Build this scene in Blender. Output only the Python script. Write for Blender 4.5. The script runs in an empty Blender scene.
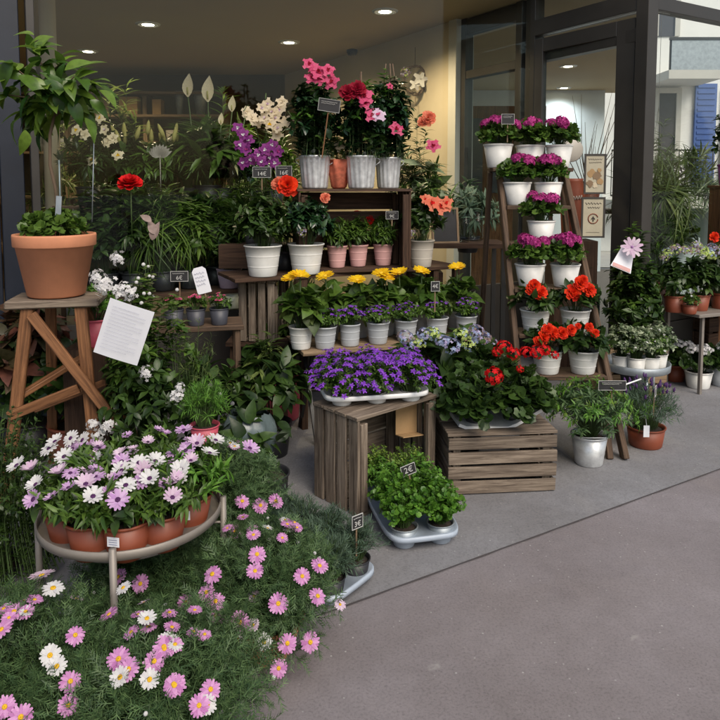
import bpy, math, random
import numpy as np
from mathutils import Vector, Matrix
R_ = math.radians
S = bpy.context.scene
C = S.collection
rnd = random.Random(7)
rs = np.random.RandomState(11)

# ---------------------------------------------------------------- camera
PIT = R_(4.6); CP, SP = math.cos(PIT), math.sin(PIT); F = 690.0; PV = 240.0; H0 = 1.365
def ray(u, v):
    return Vector((u-360, F*CP+(PV-v)*SP, (PV-v)*CP-F*SP))
def P(u, v, Y):
    r = ray(u, v); t = Y/r.y
    return Vector((r.x*t, Y, H0+r.z*t))
def G(u, v, z=0.0):
    r = ray(u, v); t = (z-H0)/r.z
    return Vector((r.x*t, r.y*t, z))
def UX(u, Y, z=1.2):     # x at column u, depth Y, height z
    return (u-360)/F*(Y*CP+(H0-z)*SP)
cam = bpy.data.objects.new('camera', bpy.data.cameras.new('camera')); C.objects.link(cam)
cam.location = (0, 0, H0); cam.rotation_euler = (math.pi/2-PIT, 0, 0)
cam.data.sensor_width = 36; cam.data.lens = 36*F/720; cam.data.shift_y = -120/720
cam.data.clip_start = .05; cam.data.clip_end = 500
S.camera = cam

# ---------------------------------------------------------------- mesh builder
def nrm(a):
    return a/np.maximum(np.linalg.norm(a, axis=-1, keepdims=True), 1e-9)
class MB:
    def __init__(s):
        s.v = []; s.l = []; s.n = []; s.m = []; s.g = []; s.c = 0
    def add(s, V, faces, mi=0, g=None):
        V = np.asarray(V, float).reshape(-1, 3)
        s.v.append(V); s.g.append(np.zeros((len(V), 3)) if g is None else np.asarray(g, float))
        s.l.append(np.array([i for f in faces for i in f], int)+s.c)
        s.n.append(np.array([len(f) for f in faces], int)); s.m.append(np.full(len(faces), mi, int))
        s.c += len(V)
    def inst(s, T, pos, Yd, Zd, sc, mi=0):
        """many copies of template T=(verts, faces); Yd along, Zd normal"""
        TV, TF = T; pos = np.asarray(pos, float).reshape(-1, 3); N = len(pos)
        if N == 0: return
        Y = nrm(np.broadcast_to(np.asarray(Yd, float), (N, 3))); Z = np.broadcast_to(np.asarray(Zd, float), (N, 3))
        X = nrm(np.cross(Y, Z)+1e-6); Z = np.cross(X, Y)
        sc = np.asarray(sc, float)
        if sc.ndim == 0: sc = np.full(N, float(sc))
        if sc.ndim == 1: sc = np.repeat(sc[:, None], 3, 1)
        TV = np.asarray(TV, float)
        W = (TV[None, :, 0:1]*sc[:, None, 0:1]*X[:, None, :] + TV[None, :, 1:2]*sc[:, None, 1:2]*Y[:, None, :]
             + TV[None, :, 2:3]*sc[:, None, 2:3]*Z[:, None, :] + pos[:, None, :])
        k = len(TV)
        fl = np.array([i for f in TF for i in f], int); fn = np.array([len(f) for f in TF], int)
        s.v.append(W.reshape(-1, 3)); s.g.append(np.zeros((N*k, 3)))
        s.l.append((fl[None, :]+(np.arange(N)*k)[:, None]).ravel()+s.c)
        s.n.append(np.tile(fn, N)); s.m.append(np.full(len(TF)*N, mi, int)); s.c += N*k
    def box(s, c, size, M=None, mi=0, jit=0.0, taper=None):
        """board; size=(x,y,z); M 3x3 rotation"""
        hx, hy, hz = [a/2 for a in size]
        V = np.array([(x, y, z) for x in (-hx, hx) for y in (-hy, hy) for z in (-hz, hz)], float)
        ax = int(np.argmax(size)); o = [ax]+[i for i in (0, 1, 2) if i != ax]
        g = V[:, o]+rs.rand(3)*20
        if jit: V = V+rs.uniform(-jit, jit, V.shape)
        if M is not None: V = V@np.array(M).T
        V = V+np.array(c)
        s.add(V, [(0, 1, 3, 2), (4, 6, 7, 5), (0, 4, 5, 1), (2, 3, 7, 6), (0, 2, 6, 4), (1, 5, 7, 3)], mi, g)
    def beam(s, a, b, w, d, side=(1, 0, 0), mi=0, jit=0.0):
        a = np.array(a, float); b = np.array(b, float); z = b-a; L = np.linalg.norm(z); z /= L
        x = np.array(side, float); x -= x.dot(z)*z; x /= np.linalg.norm(x); y = np.cross(z, x)
        s.box((a+b)/2, (w, d, L), np.array([x, y, z]).T, mi, jit)
    def tube(s, pts, r, k=6, mi=0, cap=True):
        pts = np.array([tuple(p) for p in pts], float); n = len(pts)
        rr = np.broadcast_to(np.asarray(r, float), (n,))
        t = np.gradient(pts, axis=0); t = nrm(t)
        ref = np.array([0, 0, 1.]) if abs(t[0][2]) < .9 else np.array([1., 0, 0])
        x = nrm(np.cross(t, ref)); y = np.cross(t, x)
        a = np.arange(k)*2*math.pi/k
        V = (pts[:, None, :]+rr[:, None, None]*(np.cos(a)[None, :, None]*x[:, None, :]+np.sin(a)[None, :, None]*y[:, None, :])).reshape(-1, 3)
        f = [(i*k+j, i*k+(j+1) % k, (i+1)*k+(j+1) % k, (i+1)*k+j) for i in range(n-1) for j in range(k)]
        if cap: f += [tuple(range(k))[::-1], tuple((n-1)*k+j for j in range(k))]
        s.add(V, f, mi)
    def stems(s, A, B, Cc, r, mi=0, seg=4):
        """many thin quadratic stems A->C with control B, 3-sided"""
        A, B, Cc = [np.asarray(q, float) for q in (A, B, Cc)]; N = len(A)
        if N == 0: return
        t = np.linspace(0, 1, seg+1)[None, :, None]
        p = A[:, None]*(1-t)**2+2*B[:, None]*t*(1-t)+Cc[:, None]*t*t
        a = np.arange(3)*2*math.pi/3
        off = np.stack([np.cos(a), np.sin(a), np.zeros(3)], 1)
        rr = r*(1-.5*t[..., None])
        V = (p[:, :, None, :]+off[None, None]*rr).reshape(-1, 3)
        f = []
        for i in range(seg):
            for j in range(3):
                f.append((i*3+j, i*3+(j+1) % 3, (i+1)*3+(j+1) % 3, (i+1)*3+j))
        k = (seg+1)*3; fl = np.array(f).ravel()
        s.v.append(V); s.g.append(np.zeros((len(V), 3))); s.l.append((fl[None]+(np.arange(N)*k)[:, None]).ravel()+s.c)
        s.n.append(np.full(len(f)*N, 4)); s.m.append(np.full(len(f)*N, mi)); s.c += len(V)
    def lathe(s, prof, k=36, mi=0, flute=0, c=(0, 0, 0), closed_bottom=False):
        a = np.arange(k)*2*math.pi/k; V = []
        for q in prof:
            r, z = q[0], q[1]; fl = q[2] if len(q) > 2 else 0
            rr = r*(1+fl*np.cos(a*flute)) if flute else np.full(k, r)
            V.append(np.stack([rr*np.cos(a)+c[0], rr*np.sin(a)+c[1], np.full(k, z+c[2])], 1))
        n = len(prof)
        f = [(i*k+j, i*k+(j+1) % k, (i+1)*k+(j+1) % k, (i+1)*k+j) for i in range(n-1) for j in range(k)]
        if prof[0][0] > 1e-4: f.append(tuple(range(k))[::-1])
        s.add(np.concatenate(V), f, mi)
    def mesh(s, name, mats, smooth=True):
        me = bpy.data.meshes.new(name)
        v = np.concatenate(s.v); l = np.concatenate(s.l); n = np.concatenate(s.n); m = np.concatenate(s.m); g = np.concatenate(s.g)
        me.vertices.add(len(v)); me.vertices.foreach_set('co', v.astype(np.float32).ravel())
        me.loops.add(len(l)); me.loops.foreach_set('vertex_index', l.astype(np.int32))
        me.polygons.add(len(n)); me.polygons.foreach_set('loop_start', (np.cumsum(n)-n).astype(np.int32))
        me.polygons.foreach_set('material_index', m.astype(np.int32))
        me.polygons.foreach_set('use_smooth', np.full(len(n), smooth))
        if np.abs(g).sum() > 0:
            a = me.attributes.new('g', 'FLOAT_VECTOR', 'POINT'); a.data.foreach_set('vector', g.astype(np.float32).ravel())
        for q in (mats if isinstance(mats, (list, tuple)) else [mats]): me.materials.append(q)
        me.update(calc_edges=True); me.validate()
        return me
def rotz(a):
    c, s = math.cos(a), math.sin(a); return np.array([[c, -s, 0], [s, c, 0], [0, 0, 1.]])

# ---------------------------------------------------------------- objects
def thing(name, label, cat, loc, group=None, rz=0):
    o = bpy.data.objects.new(name, None); C.objects.link(o); o.empty_display_size = .05
    o.location = loc; o.rotation_euler = (0, 0, rz); o['label'] = label; o['category'] = cat
    if group: o['group'] = group
    return o
def part(name, mb, mats, parent, smooth=True, bevel=0, loc=(0, 0, 0)):
    me = mb if isinstance(mb, bpy.types.Mesh) else mb.mesh(name, mats, smooth)
    o = bpy.data.objects.new(name, me); C.objects.link(o); o.parent = parent; o.location = loc
    if bevel:
        b = o.modifiers.new('bevel', 'BEVEL'); b.width = bevel; b.segments = 1; b.limit_method = 'ANGLE'
    return o
def single(name, label, cat, mb, mats, loc=(0, 0, 0), group=None, smooth=True, bevel=0):
    o = part(name, mb, mats, None, smooth, bevel); o.location = loc; o['label'] = label; o['category'] = cat
    if group: o['group'] = group
    return o
def struct(name, mb, mats, smooth=False):
    o = part(name, mb, mats, None, smooth); o['kind'] = 'structure'; return o

# ---------------------------------------------------------------- materials
def newmat(name):
    m = bpy.data.materials.new(name); m.use_nodes = True; n = m.node_tree.nodes; n.clear()
    out = n.new('ShaderNodeOutputMaterial'); return m, n, m.node_tree.links, out
def ramp(n, stops):
    r = n.new('ShaderNodeValToRGB'); e = r.color_ramp.elements
    while len(e) < len(stops): e.new(.5)
    for i, (p, c) in enumerate(stops): e[i].position = p; e[i].color = (*c, 1)
    return r
def mat(name, c, rough=.6, metal=0, var=.15, nscale=12, bump=.1, bscale=None, spec=.5, c2=None, coord='Object'):
    m, n, l, out = newmat(name); b = n.new('ShaderNodeBsdfPrincipled')
    tc = n.new('ShaderNodeTexCoord'); nz = n.new('ShaderNodeTexNoise'); nz.inputs['Scale'].default_value = nscale
    nz.inputs['Detail'].default_value = 6; nz.inputs['Roughness'].default_value = .65
    l.new(tc.outputs[coord], nz.inputs['Vector'])
    lo = c2 if c2 else tuple(x*(1-var) for x in c); hi = tuple(min(1, x*(1+var)) for x in c)
    r = ramp(n, [(.3, lo), (.7, hi)]); l.new(nz.outputs['Fac'], r.inputs['Fac'])
    l.new(r.outputs['Color'], b.inputs['Base Color'])
    b.inputs['Metallic'].default_value = metal; b.inputs['Specular IOR Level'].default_value = spec
    mr = n.new('ShaderNodeMapRange'); mr.inputs['To Min'].default_value = max(0, rough-.12); mr.inputs['To Max'].default_value = min(1, rough+.12)
    l.new(nz.outputs['Fac'], mr.inputs['Value']); l.new(mr.outputs['Result'], b.inputs['Roughness'])
    if bump:
        n2 = n.new('ShaderNodeTexNoise'); n2.inputs['Scale'].default_value = bscale or nscale*5; n2.inputs['Detail'].default_value = 5
        l.new(tc.outputs[coord], n2.inputs['Vector'])
        bp = n.new('ShaderNodeBump'); bp.inputs['Strength'].default_value = bump; bp.inputs['Distance'].default_value = .004
        l.new(n2.outputs['Fac'], bp.inputs['Height']); l.new(bp.outputs['Normal'], b.inputs['Normal'])
    l.new(b.outputs[0], out.inputs[0]); return m
def wood(name, c1, c2, rough=.75, knots=True):
    m, n, l, out = newmat(name); b = n.new('ShaderNodeBsdfPrincipled')
    at = n.new('ShaderNodeAttribute'); at.attribute_name = 'g'
    mp = n.new('ShaderNodeMapping'); mp.inputs['Scale'].default_value = (2.5, 45, 45); l.new(at.outputs['Vector'], mp.inputs['Vector'])
    nz = n.new('ShaderNodeTexNoise'); nz.inputs['Scale'].default_value = 1.6; nz.inputs['Detail'].default_value = 8; nz.inputs['Roughness'].default_value = .7; nz.inputs['Distortion'].default_value = .6
    l.new(mp.outputs[0], nz.inputs['Vector'])
    r = ramp(n, [(.28, tuple(x*.35 for x in c2)), (.45, c2), (.7, c1)]); l.new(nz.outputs['Fac'], r.inputs['Fac'])
    n2 = n.new('ShaderNodeTexNoise'); n2.inputs['Scale'].default_value = 6; n2.inputs['Detail'].default_value = 4; l.new(at.outputs['Vector'], n2.inputs['Vector'])
    geo = n.new('ShaderNodeNewGeometry')
    ad = n.new('ShaderNodeMath'); ad.operation = 'ADD'; l.new(n2.outputs['Fac'], ad.inputs[0]); l.new(geo.outputs['Random Per Island'], ad.inputs[1])
    mr = n.new('ShaderNodeMapRange'); mr.inputs['From Max'].default_value = 2; mr.inputs['To Min'].default_value = .55; mr.inputs['To Max'].default_value = 1.35; l.new(ad.outputs[0], mr.inputs['Value'])
    vm = n.new('ShaderNodeVectorMath'); vm.operation = 'SCALE'; l.new(r.outputs['Color'], vm.inputs[0]); l.new(mr.outputs[0], vm.inputs['Scale'])
    l.new(vm.outputs[0], b.inputs['Base Color']); b.inputs['Roughness'].default_value = rough; b.inputs['Specular IOR Level'].default_value = .25
    bp = n.new('ShaderNodeBump'); bp.inputs['Strength'].default_value = .5; bp.inputs['Distance'].default_value = .002
    l.new(nz.outputs['Fac'], bp.inputs['Height']); l.new(bp.outputs['Normal'], b.inputs['Normal'])
    l.new(b.outputs[0], out.inputs[0]); return m
def leafmat(name, dark, light, rough=.45, trans=.3, spec=.4, noise=.0, flecks=None):
    m, n, l, out = newmat(name); b = n.new('ShaderNodeBsdfPrincipled'); geo = n.new('ShaderNodeNewGeometry')
    mid = tuple((a+c)/2 for a, c in zip(dark, light))
    r = ramp(n, [(0, dark), (.6, mid), (1, light)]); l.new(geo.outputs['Random Per Island'], r.inputs['Fac'])
    col = r.outputs['Color']
    if flecks:
        tc = n.new('ShaderNodeTexCoord'); nz = n.new('ShaderNodeTexNoise'); nz.inputs['Scale'].default_value = flecks[1]
        l.new(tc.outputs['Object'], nz.inputs['Vector'])
        rr = ramp(n, [(flecks[2], (0, 0, 0)), (flecks[2]+.06, (1, 1, 1))]); l.new(nz.outputs['Fac'], rr.inputs['Fac'])
        mx = n.new('ShaderNodeMixRGB'); l.new(rr.outputs['Color'], mx.inputs['Fac']); l.new(col, mx.inputs[1]); mx.inputs[2].default_value = (*flecks[0], 1); col = mx.outputs[0]
    tcv = n.new('ShaderNodeTexCoord'); nv = n.new('ShaderNodeTexNoise'); nv.inputs['Scale'].default_value = 45; nv.inputs['Detail'].default_value = 4; l.new(tcv.outputs['Object'], nv.inputs['Vector'])
    rv = ramp(n, [(.3, (.72,)*3), (.7, (1.12,)*3)]); l.new(nv.outputs['Fac'], rv.inputs[0]); mv = n.new('ShaderNodeMixRGB'); mv.blend_type = 'MULTIPLY'; mv.inputs[0].default_value = 1; l.new(col, mv.inputs[1]); l.new(rv.outputs[0], mv.inputs[2]); col = mv.outputs[0]
    bp = n.new('ShaderNodeBump'); bp.inputs['Strength'].default_value = .35; bp.inputs['Distance'].default_value = .003; l.new(nv.outputs['Fac'], bp.inputs['Height']); l.new(bp.outputs['Normal'], b.inputs['Normal'])
    l.new(col, b.inputs['Base Color']); b.inputs['Roughness'].default_value = rough; b.inputs['Specular IOR Level'].default_value = spec
    tr = n.new('ShaderNodeBsdfTranslucent'); l.new(col, tr.inputs['Color'])
    mx = n.new('ShaderNodeMixShader'); mx.inputs[0].default_value = trans
    l.new(b.outputs[0], mx.inputs[1]); l.new(tr.outputs[0], mx.inputs[2]); l.new(mx.outputs[0], out.inputs[0]); return m
def petal(name, dark, light, trans=.35): return leafmat(name, dark, light, .6, trans, .2)
def glassmat(name, tint=(.93, .96, .95), refl=1.0):
    m, n, l, out = newmat(name); t = n.new('ShaderNodeBsdfTransparent'); t.inputs['Color'].default_value = (*tint, 1)
    g = n.new('ShaderNodeBsdfGlossy'); g.inputs['Roughness'].default_value = .01; g.inputs['Color'].default_value = (refl, refl, refl, 1)
    lw = n.new('ShaderNodeLayerWeight'); lw.inputs[0].default_value = .5
    pw = n.new('ShaderNodeMath'); pw.operation = 'POWER'; pw.inputs[1].default_value = 4; l.new(lw.outputs['Facing'], pw.inputs[0])
    ma = n.new('ShaderNodeMath'); ma.operation = 'MULTIPLY_ADD'; ma.inputs[1].default_value = .8; ma.inputs[2].default_value = .012; l.new(pw.outputs[0], ma.inputs[0])
    mx = n.new('ShaderNodeMixShader'); l.new(ma.outputs[0], mx.inputs[0]); l.new(t.outputs[0], mx.inputs[1]); l.new(g.outputs[0], mx.inputs[2]); l.new(mx.outputs[0], out.inputs[0]); return m
def emis(name, c, s):
    m, n, l, out = newmat(name); e = n.new('ShaderNodeEmission'); e.inputs[0].default_value = (*c, 1); e.inputs[1].default_value = s; l.new(e.outputs[0], out.inputs[0]); return m

M = {}
M['wood_grey'] = wood('weathered wood', (.29, .235, .18), (.12, .092, .07))
M['wood_brown'] = wood('orange brown wood', (.27, .125, .055), (.13, .058, .026), .55)
M['wood_dark'] = wood('dark brown wood', (.09, .05, .03), (.04, .022, .014))
M['wood_ladder'] = wood('old ladder wood', (.15, .095, .06), (.065, .042, .028))
M['wood_pale'] = wood('pale wood', (.33, .24, .15), (.19, .13, .08))
M['terra'] = mat('terracotta', (.56, .23, .12), .75, var=.1, nscale=9, bump=.05)
M['terra_plastic'] = mat('terracotta plastic', (.21, .05, .022), .5, var=.12, nscale=9, bump=.03)
M['white_pot'] = mat('white painted pot', (.68, .68, .66), .45, nscale=5, bump=.03, c2=(.55, .54, .5))
M['cream_pot'] = mat('cream pot', (.5, .46, .4), .5, var=.08, nscale=8, bump=.03)
M['grey_pot'] = mat('pale grey pot', (.42, .44, .46), .45, var=.1, nscale=8, bump=.03)
M['pink_pot'] = mat('pink pot', (.6, .34, .32), .5, var=.08, nscale=8, bump=.03)
M['hotpink_pot'] = mat('hot pink pot', (.5, .08, .12), .5, var=.1, bump=.03)
M['purple_pot'] = mat('purple pot', (.22, .03, .17), .4, var=.1, bump=.03)
M['lilac_pot'] = mat('lilac pot', (.3, .23, .28), .5, var=.1, bump=.03)
M['black_pot'] = mat('black plastic', (.02, .02, .024), .45, bump=.03)
M['charcoal_pot'] = mat('charcoal plastic', (.045, .047, .06), .5, bump=.03)
M['galv'] = mat('galvanised steel', (.66, .68, .69), .38, .55, .2, 25, .06)
M['zinc'] = mat('zinc', (.33, .37, .4), .5, .6, .2, 14, .06)
M['stand'] = mat('taupe metal', (.23, .205, .18), .5, .2, .1, 14, .05)
M['soil'] = mat('soil', (.03, .02, .014), .95, var=.5, nscale=60, bump=1)
M['tray'] = mat('pale plastic tray', (.36, .42, .5), .4, var=.1, bump=.03)
M['tray_white'] = mat('white plastic tray', (.75, .76, .76), .4, var=.06, bump=.03)
M['navy'] = mat('navy painted panel', (.009, .013, .024), .45, var=.2, nscale=4, bump=.04)
M['frame'] = mat('bronze grey frame', (.052, .048, .044), .42, .3, .1, 5, .03)
M['ceiling'] = mat('ceiling plaster', (.36, .285, .17), .85, var=.04, nscale=2, bump=.05)
M['cream_wall'] = mat('cream wall', (.54, .46, .33), .85, var=.05, nscale=3, bump=.1)
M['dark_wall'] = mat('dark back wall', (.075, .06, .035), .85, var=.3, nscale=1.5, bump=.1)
M['pale_wall'] = mat('pale wall', (.62, .68, .7), .85, var=.05, nscale=3, bump=.05)
M['facade'] = mat('rendered facade', (.55, .53, .48), .85, var=.06, nscale=1.2, bump=.2)
M['facade2'] = mat('white facade', (.82, .81, .78), .85, var=.05, nscale=1.2, bump=.2)
M['blue'] = mat('blue shutter', (.06, .12, .34), .6, var=.1, nscale=3, bump=.05)
M['green_door'] = mat('grey green door', (.09, .13, .11), .6, var=.1, nscale=3, bump=.05)
M['black'] = mat('black metal', (.012, .012, .012), .5, bump=.02)
M['slate'] = mat('chalkboard', (.018, .018, .02), .7, var=.4, nscale=20, bump=.05)
M['chalk'] = mat('chalk writing', (.5, .5, .48), .9, bump=0)
M['paper'] = mat('paper', (.74, .75, .8), .8, var=.03, nscale=5, bump=.05)
M['ink'] = mat('ink', (.28, .3, .42), .8, bump=0)
M['card'] = mat('brown card', (.36, .23, .11), .85, var=.1, nscale=20, bump=.1)
M['glass'] = glassmat('window glass')
M['clear'] = glassmat('clear acrylic', (.9, .93, .92), .8)
M['film'] = mat('crumpled film', (.09, .12, .125), .25, var=.3, nscale=9, bump=.6, bscale=14)
M['interior_floor'] = mat('shop floor', (.1, .085, .07), .6, var=.1, nscale=4)
M['lamp'] = emis('lamp glow', (1, .86, .62), 14)
# foliage
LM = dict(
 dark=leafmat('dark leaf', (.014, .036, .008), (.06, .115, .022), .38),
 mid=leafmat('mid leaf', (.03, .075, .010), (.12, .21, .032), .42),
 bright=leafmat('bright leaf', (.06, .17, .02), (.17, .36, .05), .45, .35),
 herb=leafmat('herb leaf', (.05, .15, .015), (.14, .30, .035), .4, .35),
 lime=leafmat('lime leaf', (.1, .2, .03), (.32, .46, .08), .45, .35),
 olive=leafmat('olive leaf', (.05, .085, .02), (.15, .2, .05), .45),
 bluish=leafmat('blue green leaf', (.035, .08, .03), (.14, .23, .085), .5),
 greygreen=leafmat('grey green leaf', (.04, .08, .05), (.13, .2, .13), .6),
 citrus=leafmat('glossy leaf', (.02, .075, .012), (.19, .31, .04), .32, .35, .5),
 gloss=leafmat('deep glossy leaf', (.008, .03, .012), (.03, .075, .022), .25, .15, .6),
 varieg=leafmat('variegated leaf', (.07, .13, .05), (.5, .56, .38), .45),
 redgreen=leafmat('mottled leaf', (.03, .06, .02), (.17, .06, .04), .4),
 stem=leafmat('green stem', (.06, .1, .03), (.09, .15, .05), .5, .1),
 bark=mat('brown stem', (.12, .08, .05), .8, nscale=40))
PM = dict(
 pink=petal('pink petal', (.58, .22, .52), (.86, .48, .78)), lilac=petal('lilac petal', (.55, .3, .62), (.82, .60, .83)),
 white=petal('white petal', (.74, .72, .74), (.88, .88, .86)), palepink=petal('pale pink petal', (.72, .5, .7), (.88, .76, .84)),
 yellowc=petal('yellow centre', (.7, .4, .02), (.85, .55, .04), .05), darkc=petal('dark centre', (.05, .012, .06), (.1, .03, .12), .05),
 rose=petal('rose petal', (.62, .05, .17), (.85, .2, .34)), red=petal('red petal', (.5, .004, .008), (.8, .015, .015), .25),
 orange=petal('orange red petal', (.62, .012, .005), (.92, .06, .01), .25), dred=petal('dark red petal', (.25, .004, .02), (.4, .01, .04)),
 magenta=petal('magenta petal', (.24, .01, .11), (.74, .09, .40)), purple=petal('purple petal', (.13, .02, .40), (.34, .10, .68)),
 yellow=petal('yellow petal', (.85, .48, .008), (.95, .68, .02)), coral=petal('coral petal', (.8, .18, .1), (.9, .35, .22)),
 hblue=petal('blue hydrangea', (.28, .36, .62), (.58, .66, .82)), hgreen=petal('green hydrangea', (.45, .6, .14), (.66, .76, .28)),
 hlil=petal('lilac hydrangea', (.38, .32, .6), (.66, .6, .78)), cream=petal('cream petal', (.78, .66, .45), (.9, .8, .62)),
 lilybud=petal('lily bud', (.5, .48, .12), (.72, .62, .28)), orchid=petal('orchid purple', (.17, .015, .19), (.40, .09, .33)),
 lav=petal('lavender bract', (.08, .03, .14), (.2, .1, .3)), dusty=petal('dusty pink', (.24, .17, .16), (.42, .32, .29)))
# ---------------------------------------------------------------- leaf and flower shapes
def leafT(w=.45, n=3, fold=.12, curl=.25, p=.8, tip=0.0):
    V = []
    for i in range(n+1):
        t = i/n; ww = w/2*math.sin(math.pi*min(1, max(0, t))**p) if 0 < i < n else (w*.06 if i == 0 else tip*w/2)
        z = -curl*t*t
        V += [(-ww, t, z+fold*ww*2), (0, t, z), (ww, t, z+fold*ww*2)]
    Fc = []
    for i in range(n):
        a = i*3; Fc += [(a, a+1, a+4, a+3), (a+1, a+2, a+5, a+4)]
    return np.array(V), Fc
def roundT(lobes=6, cup=.2):
    V = [(0, .45, 0)]; k = lobes*2
    for i in range(k+1):
        a = -math.pi/2+.25+(2*math.pi-.5)*i/k; r = .5 if i % 2 else .42
        V.append((r*math.cos(a), .45+r*math.sin(a), cup*r*.6+(.05 if i % 2 else -.02)))
    return np.array(V), [(0, i, i+1) for i in range(1, k+1)]
def featherT():
    V = []; Fc = []
    def blade(a, d, L, w):
        x = np.array((d[1], -d[0], 0))*w/2; b = len(V)
        V.extend([a-x, a+x, a+np.array(d)*L+x*.5, a+np.array(d)*L-x*.5]); Fc.append((b, b+1, b+2, b+3))
    blade(np.zeros(3), (0, 1, -.15), 1, .05)
    for t in (.35, .6, .8):
        for s in (-1, 1):
            blade(np.array((0, t, -.15*t)), (s*.62, .72, .1*s), .34, .055)
    return np.array(V), Fc
LT = dict(ovate=leafT(.5, 4), small=leafT(.55, 2, .1, .15), lance=leafT(.26, 3, .15, .35), linear=leafT(.09, 3, .2, .35, .5), needle=leafT(.1, 2, .1, .1, .5),
          big=leafT(.52, 7, .14, .45, .78), heart=leafT(.85, 5, .12, .3, .55), round=roundT(), feather=featherT(), blade=leafT(.055, 6, .3, .75, .4), palm=leafT(.1, 3, .2, .3, .7))
def crossT(): return LT['small']
def inst_flower(build, mats, name='flower', ruff=0):
    mb = MB(); build(mb)
    if ruff: mb.v = [v+rs.uniform(-ruff, ruff, v.shape) for v in mb.v]
    return mb.mesh(name, mats)
def radial(mb, T, n, r0, sc, tilt, mi=0, jitter=.06, z=0, off=0, up=.0):
    a = np.arange(n)*2*math.pi/n+off+rs.uniform(-jitter, jitter, n)
    tl = tilt+rs.uniform(-jitter, jitter, n)*1.5
    d = np.stack([np.cos(a)*np.cos(tl), np.sin(a)*np.cos(tl), np.sin(tl)], 1)
    zn = np.stack([-np.cos(a)*np.sin(tl), -np.sin(a)*np.sin(tl), np.cos(tl)], 1)
    pos = np.stack([np.cos(a)*r0, np.sin(a)*r0, np.full(n, z)], 1)
    s = np.asarray(sc)*np.ones(3); S3 = s[None]*rs.uniform(.88, 1.08, (n, 1))
    mb.inst(T, pos, d, zn, S3, mi)
PT = leafT(.36, 3, .06, .1, .85, .45); PTw = leafT(.8, 3, .1, .18, .75, .5); PTb = leafT(1.12, 5, .1, .3, .62, .55); PTr = leafT(1.0, 3, .18, .1, .7, .6); PTn = leafT(.3, 3, .1, .1, .7)
def dome_c(mb, r, h, mi, z=0):
    mb.lathe([(r, z-.02), (r*.95, z+h*.5), (r*.6, z+h*.9), (r*.15, z+h)], 10, mi)
def daisy(npet, tilt, mp, mc, cr=.2):
    def b(mb):
        radial(mb, PT, npet, cr*.7, (1.0, .82, 1), tilt, 0); radial(mb, PT, npet//2, cr*.6, (.9, .72, 1), tilt+.1, 0, z=.02, off=.2); dome_c(mb, cr, .12, 1, .02)
    return inst_flower(b, [PM[mp], PM[mc]])
def cluster(nf, mp, petals=5, fs=.28, shape=(1, 1, .75), PTT=PTw, mats=None, lower=-.1, centre=None):
    def b(mb):
        for i in range(nf):
            zz = rs.uniform(lower, 1); a = i*2.399+rs.rand(); q = math.sqrt(max(0, 1-zz*zz))
            nn = np.array((q*math.cos(a), q*math.sin(a), zz)); pos = nn*np.array(shape)*rs.uniform(.75, 1)
            nn = nrm(nn+rs.uniform(-.35, .35, 3)); x = nrm(np.cross(nn, (.3, .5, .8))); y = np.cross(nn, x)
            aa = np.arange(petals)*2*math.pi/petals+rs.rand()
            d = np.cos(aa)[:, None]*x+np.sin(aa)[:, None]*y+nn*.25
            mb.inst(PTT, np.repeat(pos[None], petals, 0), d, nn, fs*rs.uniform(.8, 1.1), 0 if mats is None else rs.randint(len(mats)))
    return inst_flower(b, [PM[mp]] if mats is None else [PM[q] for q in mats])
def spray(n=34):
    def b(mb):
        for i in range(n):
            q = nrm(rs.randn(3)*(1, 1, .8)+(0, 0, .5)); pos = q*rs.uniform(.35, 1.15)*(1, 1, .75)
            nn = nrm(q+rs.uniform(-.6, .6, 3)+(0, 0, .3)); x = nrm(np.cross(nn, (.3, .5, .8))); y = np.cross(nn, x)
            aa = np.arange(5)*1.2566+rs.rand(); d = np.cos(aa)[:, None]*x+np.sin(aa)[:, None]*y+nn*.2
            mb.inst(PTw, np.repeat(pos[None], 5, 0), d, nn, rs.uniform(.22, .36), 0)
            mb.tube([(0, 0, -.3), pos*.5, pos], .018, 3, 1)
    return inst_flower(b, [PM['white'], LM['stem']])
def rose(mp, layers=5):
    def b(mb):
        for k in range(layers):
            t = k/(layers-1); radial(mb, PTr, 7-k//2, .05+.05*(1-t), (.95*(1-.45*t),)*3, .25+t*.95, 0, .15, z=.05*k, off=k*.5)
    return inst_flower(b, PM[mp])
def bell(mp, n=5, tilt=.35, small=False, cen=None):
    def b(mb):
        radial(mb, PTw if small else PTb, n, .06, (.8, .92, .9) if small else (.95, .95, .95), tilt, 0, .12)
        if not small:
            radial(mb, PTr, 3, .02, (.34,)*3, .9, 1, .3, z=.04)
        mb.lathe([(.05, -.6), (.1, -.2), (.14, .06)], 8, 0)
    return inst_flower(b, [PM[mp], PM[cen or mp]], ruff=0 if small else .03)
def spathe():
    def b(mb):
        T = leafT(.46, 6, .3, .1, .75); mb.inst(T, [(0, 0, 0)], [(0.05, .1, 1)], [(0, -1, .1)], 1.0, 0)
        mb.tube([(0, -.04, .1), (0, -.07, .4)], [.035, .03], 6, 1)
    return inst_flower(b, [PM['cream'], PM['lilybud']])
def bud(mp, r=.12):
    def b(mb): mb.lathe([(.01, 0), (r, .25), (r*1.05, .5), (r*.6, .85), (.005, 1)], 7, 0)
    return inst_flower(b, PM[mp])
def ball(mp):
    def b(mb): mb.lathe([(.2, -.9), (.8, -.5), (1, 0), (.8, .6), (.3, .95), (.02, 1)], 8, 0)
    return inst_flower(b, PM[mp])
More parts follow.
